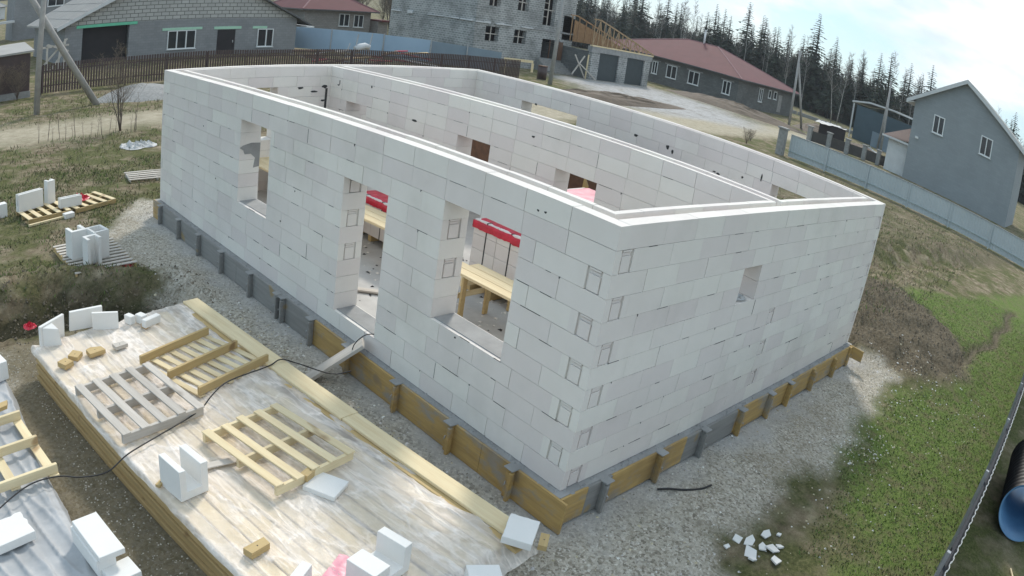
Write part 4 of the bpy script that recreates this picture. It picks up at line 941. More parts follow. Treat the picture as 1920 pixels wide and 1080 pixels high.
def window(par,axis,pos,s0,s1,z0,z1,mull=(.5,),out=-1,frame=.07,lintel=None,lm='fascia',name='window'):
    """frame and pane on a wall; out = direction the facade looks along its normal axis"""
    P=(lambda mb,a,b_,n0,n1,c,d: mb.box(a,b_,min(pos+out*n0,pos+out*n1),max(pos+out*n0,pos+out*n1),c,d)) if axis=='x' else \
      (lambda mb,a,b_,n0,n1,c,d: mb.box(min(pos+out*n0,pos+out*n1),max(pos+out*n0,pos+out*n1),a,b_,c,d))
    mb=MB(); P(mb,s0,s0+frame,.003,.07,z0,z1); P(mb,s1-frame,s1,.003,.07,z0,z1); P(mb,s0+frame,s1-frame,.003,.07,z0,z0+frame); P(mb,s0+frame,s1-frame,.003,.07,z1-frame,z1)
    for m_ in mull: q=s0+(s1-s0)*m_; P(mb,q-.045,q+.045,.003,.072,z0+frame,z1-frame)
    P(mb,s0-.06,s1+.06,.003,.13,z0-.05,z0-.002)
    w=mb.build(name,M['white'],par); mb=MB(); P(mb,s0+frame,s1-frame,.004,.02,z0+frame,z1-frame); mb.build('pane',M['glass'],w)
    if lintel:
        mb=MB(); P(mb,s0-lintel[0],s1+lintel[1],.003,.05,z1+.02,z1+.02+lintel[2]); mb.build('lintel',M[lm],par)
    return w
def flatbox(par,name,mat,x0,x1,y0,y1,z0,z1): 
    mb=MB(); mb.box(x0,x1,y0,y1,z0,z1); return mb.build(name,M[mat],par)
# --- grey block house with the wide garage opening (top left)
t=thing('block_house','grey block house with a gabled roof and a wide dark garage opening, top left','house',(0,0,G))
Y0,Y1,XA,XB,ZE=51,65,6.0,25.1,3.15; XM=(XA+XB)/2; ZR=7.6
mb=MB(); h0=2.95
for (a,b_,c,d) in ((XA,7.35,0,h0),(7.35,11.0,2.75,h0),(11.0,XB,0,h0)): mb.box(a,b_,Y0,Y0+.4,c,d)
mb.build('front_wall',M['blk_grey'],t)
mb=MB(); mb.box(XA,XA+.4,Y0+.401,Y1-.401,0,h0); mb.build('left_wall',M['blk_grey'],t)
mb=MB(); mb.box(XB-.4,XB,Y0+.401,Y1-.401,0,h0); mb.build('right_wall',M['blk_grey'],t)
mb=MB(); mb.box(XA,XB,Y1-.4,Y1,0,h0); mb.build('back_wall',M['blk_grey'],t)
g=(ZR-3.05)/(XM-XA)
mb=MB(); mb.add([(XA,Y0-.002,h0+.001),(XB,Y0-.002,h0+.001),(XB,Y0-.002,3.15),(XM,Y0-.002,ZR),(XA,Y0-.002,3.15),(XA,Y0+.35,h0+.001),(XB,Y0+.35,h0+.001),(XB,Y0+.35,3.15),(XM,Y0+.35,ZR),(XA,Y0+.35,3.15)],[(0,1,2,3,4),(9,8,7,6,5),(0,5,6,1),(1,6,7,2),(2,7,8,3),(3,8,9,4),(4,9,5,0)])
mb.build('gable',M['blk_light'],t)
def roofslab(par,name,mat,a,b_,y0,y1,th=.12,lip='fascia',ax='y'):
    (xa,za),(xb,zb)=a,b_; mb=MB(); P=(lambda x,y,z:(x,y,z)) if ax=='y' else (lambda x,y,z:(y,x,z))
    vs=[P(xa,y0,za),P(xb,y0,zb),P(xb,y1,zb),P(xa,y1,za),P(xa,y0,za+th),P(xb,y0,zb+th),P(xb,y1,zb+th),P(xa,y1,za+th)]
    mb.add(vs,[(0,3,2,1),(4,5,6,7),(0,1,5,4),(1,2,6,5),(2,3,7,6),(3,0,4,7)]); o=mb.build(name,M[mat],par); return o
ov=.75
rf=roofslab(t,'roof','roof_grey',(XA-ov,3.15-.42*ov),(XM,ZR+.05),Y0-.55,Y1+.3)
mb=MB()
for i in range(16):                                                   # sheet laps
    y=Y0-.5+i*.98
    if y<Y1: mb.add([(XA-ov,y,3.15-.42*ov+.125),(XM,y,ZR+.175),(XM,y+.03,ZR+.175),(XA-ov,y+.03,3.15-.42*ov+.125),(XA-ov,y,3.15-.42*ov+.15),(XM,y,ZR+.2),(XM,y+.03,ZR+.2),(XA-ov,y+.03,3.15-.42*ov+.15)],[(4,5,6,7),(0,1,5,4),(2,3,7,6)])
for i in range(9):
    q=i/9; x=XA-ov+(XM-XA+ov)*q; z=3.15-.42*ov+(ZR+.05-3.15+.42*ov)*q+.125; mb.box(x,x+.035,Y0-.54,Y1+.29,z,z+.03)
mb.build('roof_seams',M['roof_grey'],rf)
roofslab(t,'roof','roof_dark',(XM+.01,ZR+.05),(XB+1.1,3.15-.42*1.1-.35),Y0-.55,Y1+.3)
roofslab(t,'rafter_edge','fascia',(XA-ov,3.15-.42*ov-.13),(XM,ZR-.08),Y0-.58,Y0-.552,.26)
flatbox(t,'gutter','white',XB+.6,XB+1.3,Y0-.6,Y1,2.22,2.32)
flatbox(t,'garage_dark_panel','dark',7.36,10.99,Y0+.6,Y0+.7,0,2.74)  # near-black panel paints the shade inside the garage opening
flatbox(t,'garage_lintel','mint',6.85,11.6,Y0-.06,Y0-.003,2.76,2.98)
window(t,'x',Y0,14.1,16.4,.60,2.08,(.33,.66),lintel=(.45,.5,.20),lm='palemint')
window(t,'x',Y0,21.65,23.05,.55,2.05,(.55,),lintel=(.45,-.6,.2),lm='palemint')
d=flatbox(t,'door','dark',18.22,19.72,Y0-.04,Y0-.003,0,2.02); flatbox(d,'handle','steel',19.5,19.56,Y0-.08,Y0-.041,.95,1.15)
flatbox(t,'lintel','palemint',17.9,20.2,Y0-.05,Y0-.003,2.06,2.28)
# heap of lean-to timber at its left
t=thing('wooden_lean_to','untidy grey timber lean-to frame beside the left wall of the grey block house','frame',(0,0,G))
for (p,q) in (((4.3,49,0),(4.3,49,1.9)),((5.6,49,0),(5.6,49,2.2)),((4.3,49,1.9),(5.9,49,1.3)),((3.9,49.2,.2),(5.8,49.2,2.2)),((4.6,49,0),(5.7,49,1.5)),((5.1,48.9,0),(5.3,48.9,2.0)),((3.6,49,1.7),(5.9,49,1.75))):
    mb=MB(); mb.tube([p,q],.09,4); mb.build('beam',M['greyX'],t)
# --- brown picket fence
t=thing('picket_fence','long dark brown picket fence behind the unfinished house','fence',(0,36,G))
mb=MB(); x=1.6
while x<35.2:
    mb.box(x,x+.105,-.03,-.005,.10,1.66+.02*math.sin(x*.7)); x+=.152
mb.build('pickets',M['picket'],t)
for z in (.45,1.25): 
    mb=MB(); mb.box(1.5,35.3,0,.045,z,z+.06); mb.build('rail',M['picket'],t)
for i in range(15):
    mb=MB(); mb.box(1.55+2.4*i,1.61+2.4*i,.046,.10,0,1.6); mb.build('post',M['picket'],t)
t=thing('brown_wall','brown sheet wall with a pale flat roof and a concrete base at the left edge','shed',(0,36.1,G))
flatbox(t,'wall','picket',-6,.92,0,.08,.35,2.40); flatbox(t,'base','pillar',-6,.95,-.12,.2,0,.345); 
mb=MB(); mb.add([(-6,-.2,2.3),(1.1,-.2,2.45),(1.1,3.5,2.75),(-6,3.5,2.65),(-6,-.2,2.4),(1.1,-.2,2.55),(1.1,3.5,2.85),(-6,3.5,2.75)],[(0,3,2,1),(4,5,6,7),(0,1,5,4),(1,2,6,5),(2,3,7,6),(3,0,4,7)]); mb.build('roof',M['roof_grey'],t)
# --- light blue fence and things behind the pickets
t=thing('sheet_fence','light blue sheet fence behind the brown pickets, right of the grey block house','fence',(0,0,G))
def seg(par,name,mat,x0,y0,x1,y1,z0,z1,zz=0):
    mb=MB(); d=Vector((x1-x0,y1-y0,0)); n_=Vector((-d.y,d.x,0)).normalized()*.04
    mb.add([(x0,y0,z0),(x1,y1,z0),(x1+n_.x,y1+n_.y,z0),(x0+n_.x,y0+n_.y,z0),(x0,y0,z1),(x1,y1,z1+zz),(x1+n_.x,y1+n_.y,z1+zz),(x0+n_.x,y0+n_.y,z1)],[(0,3,2,1),(4,5,6,7),(0,1,5,4),(1,2,6,5),(2,3,7,6),(3,0,4,7)]); return mb.build(name,M[mat],par)
seg(t,'sheet','bluesheet',26.2,55.5,31.2,47.5,.15,2.05); seg(t,'sheet','bluesheet',31.25,47.5,33.4,44.2,.15,2.0); seg(t,'sheet','blue2',33.45,44.15,38.2,41.0,.1,1.95,-.25)
for (x,y) in ((26.2,55.45),(28.7,51.4),(31.2,47.42),(33.4,44.1),(35.8,42.5)): flatbox(t,'post','steel',x-.04,x+.04,y-.08,y-.02,0,2.1)
t=thing('site_gate','pale yellow timber barrier at the right end of the brown picket fence','barrier',(0,0,G))
seg(t,'top_beam','pineX',36.2,38.6,39.0,38.2,1.30,1.52); seg(t,'end_post','pineX',38.75,38.1,39.0,38.1,.55,1.29); seg(t,'foot_post','pineX',36.25,38.5,36.35,38.5,0,1.29)
t=thing('scrap_heap','heap of boards, pipes and white sacks behind the brown picket fence','heap',(0,0,G)); r=random.Random(12)
for i in range(34):
    x=r.uniform(20.5,30); y=r.uniform(39,43); a=r.uniform(-.5,.5); l=r.uniform(.4,1.3); z=r.uniform(.15,1.1)
    mb=MB(); mb.at((x,y,z),(r.uniform(-.3,.3),r.uniform(-.3,.3),a)); mb.bev(-l,l,-.1,.1,0,.08,.01); mb.build('board' if i%3 else 'sack',M[r.choice(('greyX','brownwood','fascia','brownwood','yellowX','red'))],t)
t=thing('concrete_mixer','white and brown site mixer with two raised poles behind the picket fence','mixer',(24.8,42,G))
for (a,b_) in (((0,0,0),(.3,0,2.3)),((1.1,0,0),(1.5,0,2.4)),((-.8,0,0),(-.2,.2,1.6)),((.1,0,1.1),(1.4,0,1.2))):
    mb=MB(); mb.tube([a,b_],.05,5); mb.build('pole',M['steel'],t)
mb=MB(); mb.tube([(.2,0,1.15),(.55,0,1.35),(.95,0,1.45),(1.3,0,1.35)],.28,10,r1=.20); mb.build('drum',M['fascia'],t)
# --- second house with maroon roof
t=thing('maroon_roof_house','small tan block house with a maroon hipped roof behind the light blue fence','house',(0,0,G))
flatbox(t,'wall','blk_tan',35.5,43.9,68,76,0,3.35)
def hip(par,x0,x1,y0,y1,ze,zr,ov,mat,ridge='y',inset=None):
    x0-=ov;x1+=ov;y0-=ov;y1+=ov
    if ridge=='y':
        i=inset if inset is not None else (x1-x0)/2; xm=(x0+x1)/2; a,b_=(xm,y0+i),(xm,y1-i)
    else:
        i=inset if inset is not None else (y1-y0)/2; ym=(y0+y1)/2; a,b_=(x0+i,ym),(x1-i,ym)
    vs=[(x0,y0,ze),(x1,y0,ze),(x1,y1,ze),(x0,y1,ze),(a[0],a[1],zr),(b_[0],b_[1],zr)]
    if ridge=='y': fs=[(0,1,4),(1,2,5,4),(2,3,5),(3,0,4,5),(3,2,1,0)]
    else: fs=[(0,1,5,4),(1,2,5),(2,3,4,5),(3,0,4),(3,2,1,0)]
    mb=MB(); mb.add(vs,fs); o=mb.build('roof',M[mat],par); ed=MB()
    for p,q in (((x0,y0,ze),(a[0],a[1],zr)),((x1,y0,ze),((a if ridge=='y' else b_)[0],(a if ridge=='y' else b_)[1],zr)),((a[0],a[1],zr),(b_[0],b_[1],zr)),((x0,y1,ze),((b_ if ridge=='y' else a)[0],(b_ if ridge=='y' else a)[1],zr))): ed.tube([p,q],.09,5)
    ed.build('ridge_cap',M['cap_pink'] if mat=='roof_red' else M[mat],o)
    mb=MB(); t_=.14; mb.box(x0,x1,y0-.02,y0+.1,ze-t_,ze-.004); mb.box(x0-.02,x0+.1,y0+.1,y1,ze-t_,ze-.004); mb.box(x1-.1,x1+.02,y0+.1,y1,ze-t_,ze-.004); mb.build('eave_board',M['roof_dark'],o); return o
hip(t,35.5,43.9,68,76,3.38,5.9,.7,'roof_red','x')
window(t,'x',68,39.8,41.1,1.5,2.95,(.5,),lintel=None); window(t,'x',68,41.7,42.95,1.45,2.9,(.5,))
flatbox(t,'porch_roof','roof_red',44.3,45.9,66.5,69,2.3,2.5); flatbox(t,'porch_wall','blk_tan',44.3,45.6,67,69,0,2.29)
# --- the two-storey ruin-like block house
t=thing('big_block_house','tall unfinished house of rough grey blocks with outdoor steps, top centre','house',(0,0,G))
HX0,HX1,HY,HZ=39.5,52.3,46.0,9.5
holes=[(40.8,42.4,1.85+.42,3.22+.42),(44.3,45.85,1.9+.42,3.22+.42),(48.1,50.55,.79+.42,2.72+.42),(40.85,42.2,5.6,7.2),(44.35,45.75,5.55,7.2),(47.8,49.4,4.5,7.6)]
xs=sorted(set([HX0,HX1]+[h[0] for h in holes]+[h[1] for h in holes])); zs=sorted(set([0,HZ]+[h[2] for h in holes]+[h[3] for h in holes]))
mb=MB(); eps=.0
for i in range(len(xs)-1):
    k=0; run=None
    for k in range(len(zs)-1):
        cx_,cz_=(xs[i]+xs[i+1])/2,(zs[k]+zs[k+1])/2
        solid=not any(h[0]<cx_<h[1] and h[2]<cz_<h[3] for h in holes)
        if solid:
            if run is None: run=zs[k]
        if (not solid or k==len(zs)-2) and run is not None:
            end=zs[k+1] if solid else zs[k]; mb.box(xs[i],xs[i+1],HY,HY+.5,run,end); run=None
mb.build('front_wall',M['blk_ruin'],t)
flatbox(t,'left_wall','blk_ruin',HX0,HX0+.5,HY+.501,HY+12.3,0,HZ); flatbox(t,'right_wall','blk_ruin',HX1-.5,HX1,HY+.501,HY+12,0,HZ); flatbox(t,'dark_backing','dark',HX0+.51,HX1-.51,HY+2.5,HY+2.7,0,HZ-1)  # near-black sheet inside paints the shade behind the front openings
mb=MB(); r=random.Random(8); y=HY+.2
while y<HY+12.1:
    w=r.uniform(.5,1.8); th=r.uniform(.08,.30) if y>HY+6 else r.uniform(.04,.12)
    if r.random()<.85: mb.bev(HX0-.20,HX0-.003,y,y+w,3.97-th*.4,3.97+th*.6+r.uniform(-.03,.05),.02)
    y+=w+r.uniform(0,.25)
x=HX0
while x<46:
    w=r.uniform(.25,1.1)
    if r.random()<.7: mb.bev(x,x+w,HY-.16,HY-.002,3.93+r.uniform(-.04,.02),4.05+r.uniform(-.04,.06),.01)
    x+=w
tag(mb.build('snow_patches',M['fascia'],t),kind='stuff')
flatbox(t,'floor_band','concrete',46.05,52.3,HY-.06,HY-.002,3.92,4.08)
for (a,b_,c,d_) in holes:
    mb=MB(); dark=(a==48.1)
    if not dark:
        m_=(a+b_)/2; mb.box(m_-.04,m_+.04,HY+.18,HY+.26,c,d_); mb.box(a,m_-.041,HY+.18,HY+.26,(c+d_)/2-.04,(c+d_)/2+.04); mb.box(m_+.041,b_,HY+.18,HY+.26,(c+d_)/2-.04,(c+d_)/2+.04)
        if d_-c>2.5: mb.box(a,m_-.041,HY+.18,HY+.26,c+.8,c+.86); mb.box(a,m_-.041,HY+.18,HY+.26,c+2.2,c+2.26)
    else: mb.box(49.3,49.36,HY+.1,HY+.2,c,d_); mb.box(49.9,50.5,HY-.5,HY-.45,c,d_-.1)
    mb.build('window_bars' if not dark else 'door_frame',M['greyX'] if not dark else M['brownwood'],t)
mb=MB()
for i in range(6): mb.box(47.6-.05*i,50.8+.55*i,HY-.35*(i+1),HY-.35*i-.003,0,1.15-.19*i)
mb.build('steps',M['pillar'],t)
tt=thing('timber_cross','crossed pale boards and a post beside the outdoor steps','frame',(0,0,G))
for (p,q) in (((48.7,42.4,.3),(50.2,42.4,2.2)),((48.7,42.3,2.2),(50.3,42.2,.1)),((50.45,42.2,0),(50.5,42.2,2.4)),((49.2,42.0,1.4),(51.3,41.6,.05))):
    mb=MB(); mb.tube([p,q],.07,4); mb.build('board',M['greyX'] if p[2]>.2 else M['pineX'],tt)
tt=thing('dark_barrel','dark brown rusty bin standing left of the outdoor steps','bin',(40.5,38.5,G)); mb=MB(); mb.tube([(0,0,0),(0,0,1.1)],.38,12); mb.build('drum',M['picket'],tt); mb=MB(); mb.tube([(0,0,1.101),(0,0,1.16)],.41,12); mb.build('rim',M['brownwood'],tt)
# garage wing
t=thing('garage_wing','low block garage with two charcoal doors and open roof trusses','garage',(0,0,G))
GY=42.0
for (a,b_,c,d_) in ((50.7,51.9,0,2.75),(51.9,54.95,2.75,2.76),(54.95,56.3,0,2.75),(59.3,60.3,0,2.75)):
    if d_-c>.1: flatbox(t,'pier','blk_ruin',a,b_,GY,GY+.4,c,d_)
flatbox(t,'beam','concrete',50.6,60.5,GY-.06,GY+.5,2.753,3.30); flatbox(t,'plate','pineX',50.5,60.6,GY-.1,GY+.2,3.303,3.42)
flatbox(t,'garage_door','gate',51.901,54.949,GY+.15,GY+.2,0,2.752); flatbox(t,'garage_door','gate',56.301,59.299,GY+.15,GY+.2,0,2.752)
flatbox(t,'side_wall','blk_dark',50.7,51.1,GY+.401,GY+8,0,2.75); flatbox(t,'side_wall','blk_dark',59.9,60.3,GY+.401,GY+8,0,2.75)
M['trusswood']=simple('dull_truss_wood',(.40,.29,.17),(.31,.21,.12),3)
M['osb']=simple('tan_truss_boards',(.36,.22,.11),(.26,.15,.075),3)
zt=lambda x: 5.95-(max(0,x-51.5))*.27
mb=MB()
for i in range(14):
    x=50.6+i*.74; 
    if x<60.2: mb.tube([(x,GY,3.42),(x,GY,zt(x))],.055,4)
    if i%2==0 and x<59: mb.tube([(x,GY,3.42),(x+.74,GY,zt(x+.74))],.045,4)
    elif x<59: mb.tube([(x,GY,zt(x)),(x+.74,GY,3.42)],.045,4)
mb.tube([(50.4,GY,6.0),(51.5,GY,6.0)],.08,4); mb.tube([(51.5,GY,5.97),(60.7,GY,3.5)],.09,4); mb.build('truss',M['trusswood'],t)
mb=MB(); mb.tube([(50.5,GY+3,6.0),(51.5,GY+3,6.0),(60.7,GY+3,3.5)],.09,4)
for i in range(9): x=50.8+i*1.05; mb.tube([(x,GY+3,3.4),(x,GY+3,zt(x))],.06,4)
mb.build('truss',M['osb'],t)
mb=MB(); mb.add([(50.7,GY+4,3.31),(60.2,GY+4,3.31),(60.2,GY+4,3.6),(51.5,GY+4,5.8),(50.7,GY+4,5.8),(50.7,GY+4.1,3.31),(60.2,GY+4.1,3.31),(60.2,GY+4.1,3.6),(51.5,GY+4.1,5.8),(50.7,GY+4.1,5.8)],[(0,1,2,3,4),(9,8,7,6,5)]); mb.build('boarding',M['osb'],t)
# --- long house with maroon roof
t=thing('long_house','long dark block house with a big maroon hipped roof and white windows','house',(0,0,G))
mb=MB(); mb.box(70,86,36.5,57,0,3.30); mb.build('wall',M['blk_dark'],t)
hip(t,70,86,36.5,57,3.32,6.35,.7,'roof_red','y',8.7)
z0=G
for (a,b_) in ((37.45,38.5),(41.7,43.2),(44.85,46.3),(47.6,48.4)): window(t,'y',70,a,b_,1.05,2.62,(.5,),lintel=(.35,.35,.14),lm='pillar',frame=.09)
window(t,'x',36.5,75.4,76.4,1.1,2.75,(.5,),lintel=(.3,.3,.14),lm='pillar',frame=.09); window(t,'x',36.5,78.0,78.75,1.8,2.8,(),lintel=(.2,.2,.12),lm='pillar',frame=.09); window(t,'x',36.5,79.5,80.4,1.8,2.8,(),lintel=(.2,.2,.12),lm='pillar',frame=.09)
flatbox(t,'door','pillar',81.0,82.1,36.44,36.497,.3,2.5)
tt=thing('chimney_pipe','thin white flue pipe above the maroon roof','flue',(78,46.6,G+6.1)); mb=MB(); mb.tube([(0,0,-.1),(0,0,1.9)],.13,8); mb.build('pipe',M['white'],tt); mb=MB(); mb.tube([(0,0,1.901),(0,0,2.05)],.2,8); mb.build('cowl',M['white'],tt)
t=thing('rear_roof_house','part of a second maroon roof behind the long house','house',(0,0,G)); flatbox(t,'wall','blk_dark',87.5,95,58.5,64.5,0,3.2); hip(t,87.5,95,58.5,64.5,3.22,5.5,.6,'roof_red','x')
# --- tall grey gabled house on the right
t=thing('gabled_house','tall blue-grey gabled house with two white windows at the right edge','house',(61,0,G))
ya,yb,zw=1.95,13.1,7.35; ym=8.05; zr=10.85
mb=MB(); mb.add([(0,ya,0),(0,yb,0),(0,yb,zw),(0,ym,zr),(0,ya,zw),(9,ya,0),(9,yb,0),(9,yb,zw),(9,ym,zr),(9,ya,zw)],[(4,3,2,1,0),(5,6,7,8,9),(0,1,6,5),(1,2,7,6),(4,0,5,9),(2,3,8,7),(3,4,9,8)]); mb.build('wall',M['blk_house'],t)
def gs(name,mat,ya_,za_,yb_,zb_,x0,x1,th):
    mb=MB(); mb.add([(x0,ya_,za_),(x1,ya_,za_),(x1,yb_,zb_),(x0,yb_,zb_),(x0,ya_,za_+th),(x1,ya_,za_+th),(x1,yb_,zb_+th),(x0,yb_,zb_+th)],[(0,3,2,1)[::-1],(4,5,6,7)[::-1],(0,1,5,4)[::-1],(1,2,6,5)[::-1],(2,3,7,6)[::-1],(3,0,4,7)[::-1]]); return mb.build(name,M[mat],t)
gs('roof','roof_grey',yb+.75,zw-.35,ym,zr+.02,-.5,9.6,.13); gs('roof','roof_grey',ym-.005,zr+.02,ya-.75,zw-.42,-.5,9.6,.13)
gs('barge_board','fascia',yb+.77,zw-.62,ym,zr-.25,-.54,-.502,.36); gs('barge_board','fascia',ym-.005,zr-.25,ya-.77,zw-.68,-.54,-.502,.36)
gs('soffit','fascia',yb+.75,zw-.62,yb+.02,zw-.3,-.5,9.4,.05)
window(t,'y',0,9.85,11.0,5.05,6.72,(.5,),frame=.10); window(t,'y',0,4.75,6.0,5.05,6.75,(.5,),frame=.10)
mb=MB(); mb.bev(-.25,0-.003,12.2,12.5,3.9,4.1,.02); mb.build('wall_lamp',M['white'],t)
M['annex_roof']=simple('brown_tile_roof',(.155,.10,.085),(.12,.08,.07),3)
t=thing('annex','low cream annex with a brown tiled roof left of the gabled house','annex',(0,0,G))
flatbox(t,'wall','fascia',61.6,66,13.11,15.3,0,3.2); mb=MB(); mb.add([(61.2,13.12,3.25),(61.2,15.9,3.0),(66,15.9,3.0),(66,13.12,3.25),(61.4,13.12,3.4),(61.4,15.8,3.15),(64.5,13.12,5.0)],[(0,1,2,3),(4,6,5),(0,4,5,1),(5,6,3,2),(1,5,2)]); mb.build('roof',M['annex_roof'],t); flatbox(t,'gutter','fascia',61.1,61.2,13.1,15.9,2.95,3.12)
t=thing('lean_to','open-fronted dark blue shed with a curved pale roof edge behind the poles','shed',(90,0,G))
mb=MB(); mb.box(.3,7,18,28.9,0,4.6); mb.build('wall',M['tealsheet'],t)
mb=MB(); rp=[(29.6,4.75),(27,5.35),(23.5,5.5),(18,5.35)]
for (a,b_) in zip(rp,rp[1:]): mb.add([(0,a[0],a[1]),(0,b_[0],b_[1]),(8,b_[0],b_[1]),(8,a[0],a[1]),(0,a[0],a[1]+.22),(0,b_[0],b_[1]+.22),(8,b_[0],b_[1]+.22),(8,a[0],a[1]+.22)],[(0,1,2,3),(7,6,5,4),(4,5,1,0)])
mb.build('roof',M['fascia'],t)
for y in (29.2,18.3): flatbox(t,'post','fascia',.0,.15,y,y+.15,0,4.7)
flatbox(t,'pallet_wall','blue2',-1.5,-1.4,19.5,25.5,0,2.0); flatbox(t,'red_crate','red',-.6,-.2,21.4,22.4,2.3,2.7)
# --- far left houses
t=thing('far_house','far dark grey house with two windows between the poles, top left','house',(0,0,G))
flatbox(t,'wall','blk_grey',8.5,22,98,106,0,7.5); window(t,'x',98,13.2,15.6,4.2,6.2,(.5,),frame=.12); window(t,'x',98,17.5,19.5,4.2,6.2,(.5,),frame=.12); hip(t,8.5,22,98,106,7.52,10.5,.6,'blue3','x'); flatbox(t,'porch_roof','fascia',5.0,8.4,96,99,2.6,2.9)
specs=((-9.5,120,9,7,2.8,5.3,'blue3','small far house with a bright blue roof'),(-4,150,10,8,3.2,6,'blue3','farther house with a deep blue roof, left of the poles'),(8,175,9,7,3,5.5,'roof_grey','far pale house with a grey roof on the slope'),(-16,200,10,8,3,6,'roof_dark','far dark-roofed house at the top left edge'),(24,190,10,8,3,6,'roof_red','far red-roofed house on the slope'))
for (x,y,w,d_,h,zr_,mt,lb) in specs:
    t=thing('far_house',lb,'house',(0,0,ground_z(x,y)),group='far houses on the slope'); flatbox(t,'wall','fascia' if y>140 else 'blk_tan',x,x+w,y,y+d_,0,h); hip(t,x,x+w,y,y+d_,h+.01,zr_,.5,mt,'x'); window(t,'x',y,x+2,x+3.4,1,2.3,(.5,)); window(t,'x',y,x+5,x+6.4,1,2.3,(.5,))
t=thing('garden_shed','low pale-roofed garden shed beyond the brown wall at the left edge','shed',(0,0,G)); flatbox(t,'wall','osb',-7.5,-1.0,66,70,0,2.1); mb=MB(); mb.add([(-8,65.5,2.0),(-.5,65.5,2.0),(-.5,70.5,2.0),(-8,70.5,2.0),(-8,68,3.3),(-.5,68,3.3)],[(0,1,5,4),(1,2,5),(2,3,4,5),(3,0,4)]); mb.build('roof',M['fascia'],t)
t=thing('tank_cage','white plastic tank in a wire cage at the left edge','tank',(-1.8,52,G)); mb=MB(); mb.bev(-.5,.5,-.5,.5,.15,1.15,.06); mb.build('tank',M['fascia'],t); mb=MB()
for i in range(6): q=-.55+.22*i; mb.tube([(q,-.56,.1),(q,-.56,1.2)],.02,4); mb.tube([(-.56,q,.1),(-.56,q,1.2)],.02,4); mb.tube([(-.56,-.56,.1+.2*i),(.56,-.56,.1+.2*i)],.02,4)
mb.build('cage',M['steel'],t)
# ------------------------------------------------------------------ poles and wires
def pole(label,x,y,h,lean=(0,0),r0=.15,arms=0,strut=None,extra=True):
    t=thing('utility_pole',label,'pole',(x,y,G),group='concrete utility poles'); mb=MB(); top=(lean[0],lean[1],h)
    mb.tube([(0,0,-.1),top],r0,8,r1=r0*.72); mb.build('shaft',M['pole'],t)
    if strut: mb=MB(); mb.tube([(strut[0],strut[1],-.1),(lean[0]*.9,lean[1]*.9,h*.86)],r0*.9,8,r1=r0*.7); mb.build('strut',M['pole'],t)
    if arms:
        mb=MB(); mb.tube([(top[0]-.5,top[1],h-.35),(top[0]+.5,top[1],h-.35)],.04,5)
        for q in (-.4,0,.4): mb.tube([(top[0]+q,top[1],h-.35),(top[0]+q,top[1],h-.12)],.035,5)
        mb.build('crossarm',M['steel'],t)
    return t
pole('upright concrete pole at the left, standing on the grass before the picket fence',.2,29.56,9,(0.15,0),.15,1)
pole('strongly leaning concrete pole just right of the upright left pole',3.3,30.2,8.2,(-5.3,0),.17)
pole('single concrete pole in front of the steps of the tall unfinished house',38.44,35.67,9.5,(.3,0),.17,1)
pole('pair of concrete poles leaning together at the corner of the long maroon-roofed house',67.7,28.5,8.3,(.1,.1),.16,1,strut=(2.2,-.6))
pole('concrete pole with a strut in front of the dark blue shed',86.9,23.4,9.2,(.3,.2),.17,1,strut=(1.6,1.0))

# ------------------------------------------------------------------ trees
M['bark']=simple('dark_bark',(.085,.070,.055),(.05,.042,.034),5,bs=0)
M['birch']=simple('birch_bark',(.36,.35,.32),(.16,.15,.135),1.2,bs=0,stretch=(1,1,3))
M['twig']=simple('bare_twigs',(.13,.10,.085),(.085,.065,.055),4,bs=0)
M['twig2']=simple('ochre_twigs',(.24,.19,.12),(.17,.13,.08),4,bs=0)
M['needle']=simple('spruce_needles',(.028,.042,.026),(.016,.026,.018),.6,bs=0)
M['needle2']=simple('spruce_needles_pale',(.050,.066,.036),(.03,.044,.026),.6,bs=0)  # paler needle tone, mixed in at random
def spruce(h,seed):
    r=random.Random(seed); t=bpy.data.objects.new('spruce_tree',None); COL.objects.link(t)
    mb=MB(); lx=r.uniform(-.2,.2); mb.tube([(0,0,-.2),(lx*.5,0,h*.5),(lx,0,h*.97)],.10+.008*h,6,r1=.015); mb.build('trunk',M['bark'],t)
    mb=MB(); z=h*r.uniform(.10,.22); R=h*r.uniform(.13,.175)
    for i in range(14):                                               # dead lower branches
        a=r.uniform(0,6.3); zz=r.uniform(h*.05,h*.3); l=r.uniform(.4,1.1); mb.tube([(0,0,zz),(l*math.cos(a),l*math.sin(a),zz-.15)],.02,3,0)
    z0=z
    while z<h*.985:
        q=(z-z0)/(h-z0); rr=R*(1-q)**.85*r.uniform(.75,1.15)+.06; nb=max(4,int(7-3*q)); a0=r.uniform(0,6)
        for k in range(nb):
            if r.random()<.10: continue
            a=a0+2*PI*k/nb+r.uniform(-.3,.3); l=rr*r.uniform(.65,1.15); dz=-l*r.uniform(.18,.42); ca,sa_=math.cos(a),math.sin(a)
            n=max(2,int(l/.38)+1)
            for j in range(n):
                f0=j/n; f1=(j+1.35)/n; w=(.48*l*(1-f0*.7)+.14)*r.uniform(.7,1.2); up=.10*math.sin(f0*3)*l
                p0=Vector((ca*l*f0,sa_*l*f0,z+dz*f0+up)); p1=Vector((ca*l*f1,sa_*l*f1,z+dz*f1-.03+up*.6)); sd_=Vector((-sa_,ca,0))*w*.5
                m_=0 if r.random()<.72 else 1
                d_=r.uniform(.10,.28)*max(.4,l)
                mb.add([p0,p1,p0+sd_+Vector((ca*.1,sa_*.1,-d_)),p0-sd_+Vector((ca*.1,sa_*.1,-d_))],[(0,2,1),(0,1,3)],m_)
        z+=h*.020*r.uniform(.8,1.2)+.04
    mb.build('crown',[M['needle'],M['needle2']],t); return t
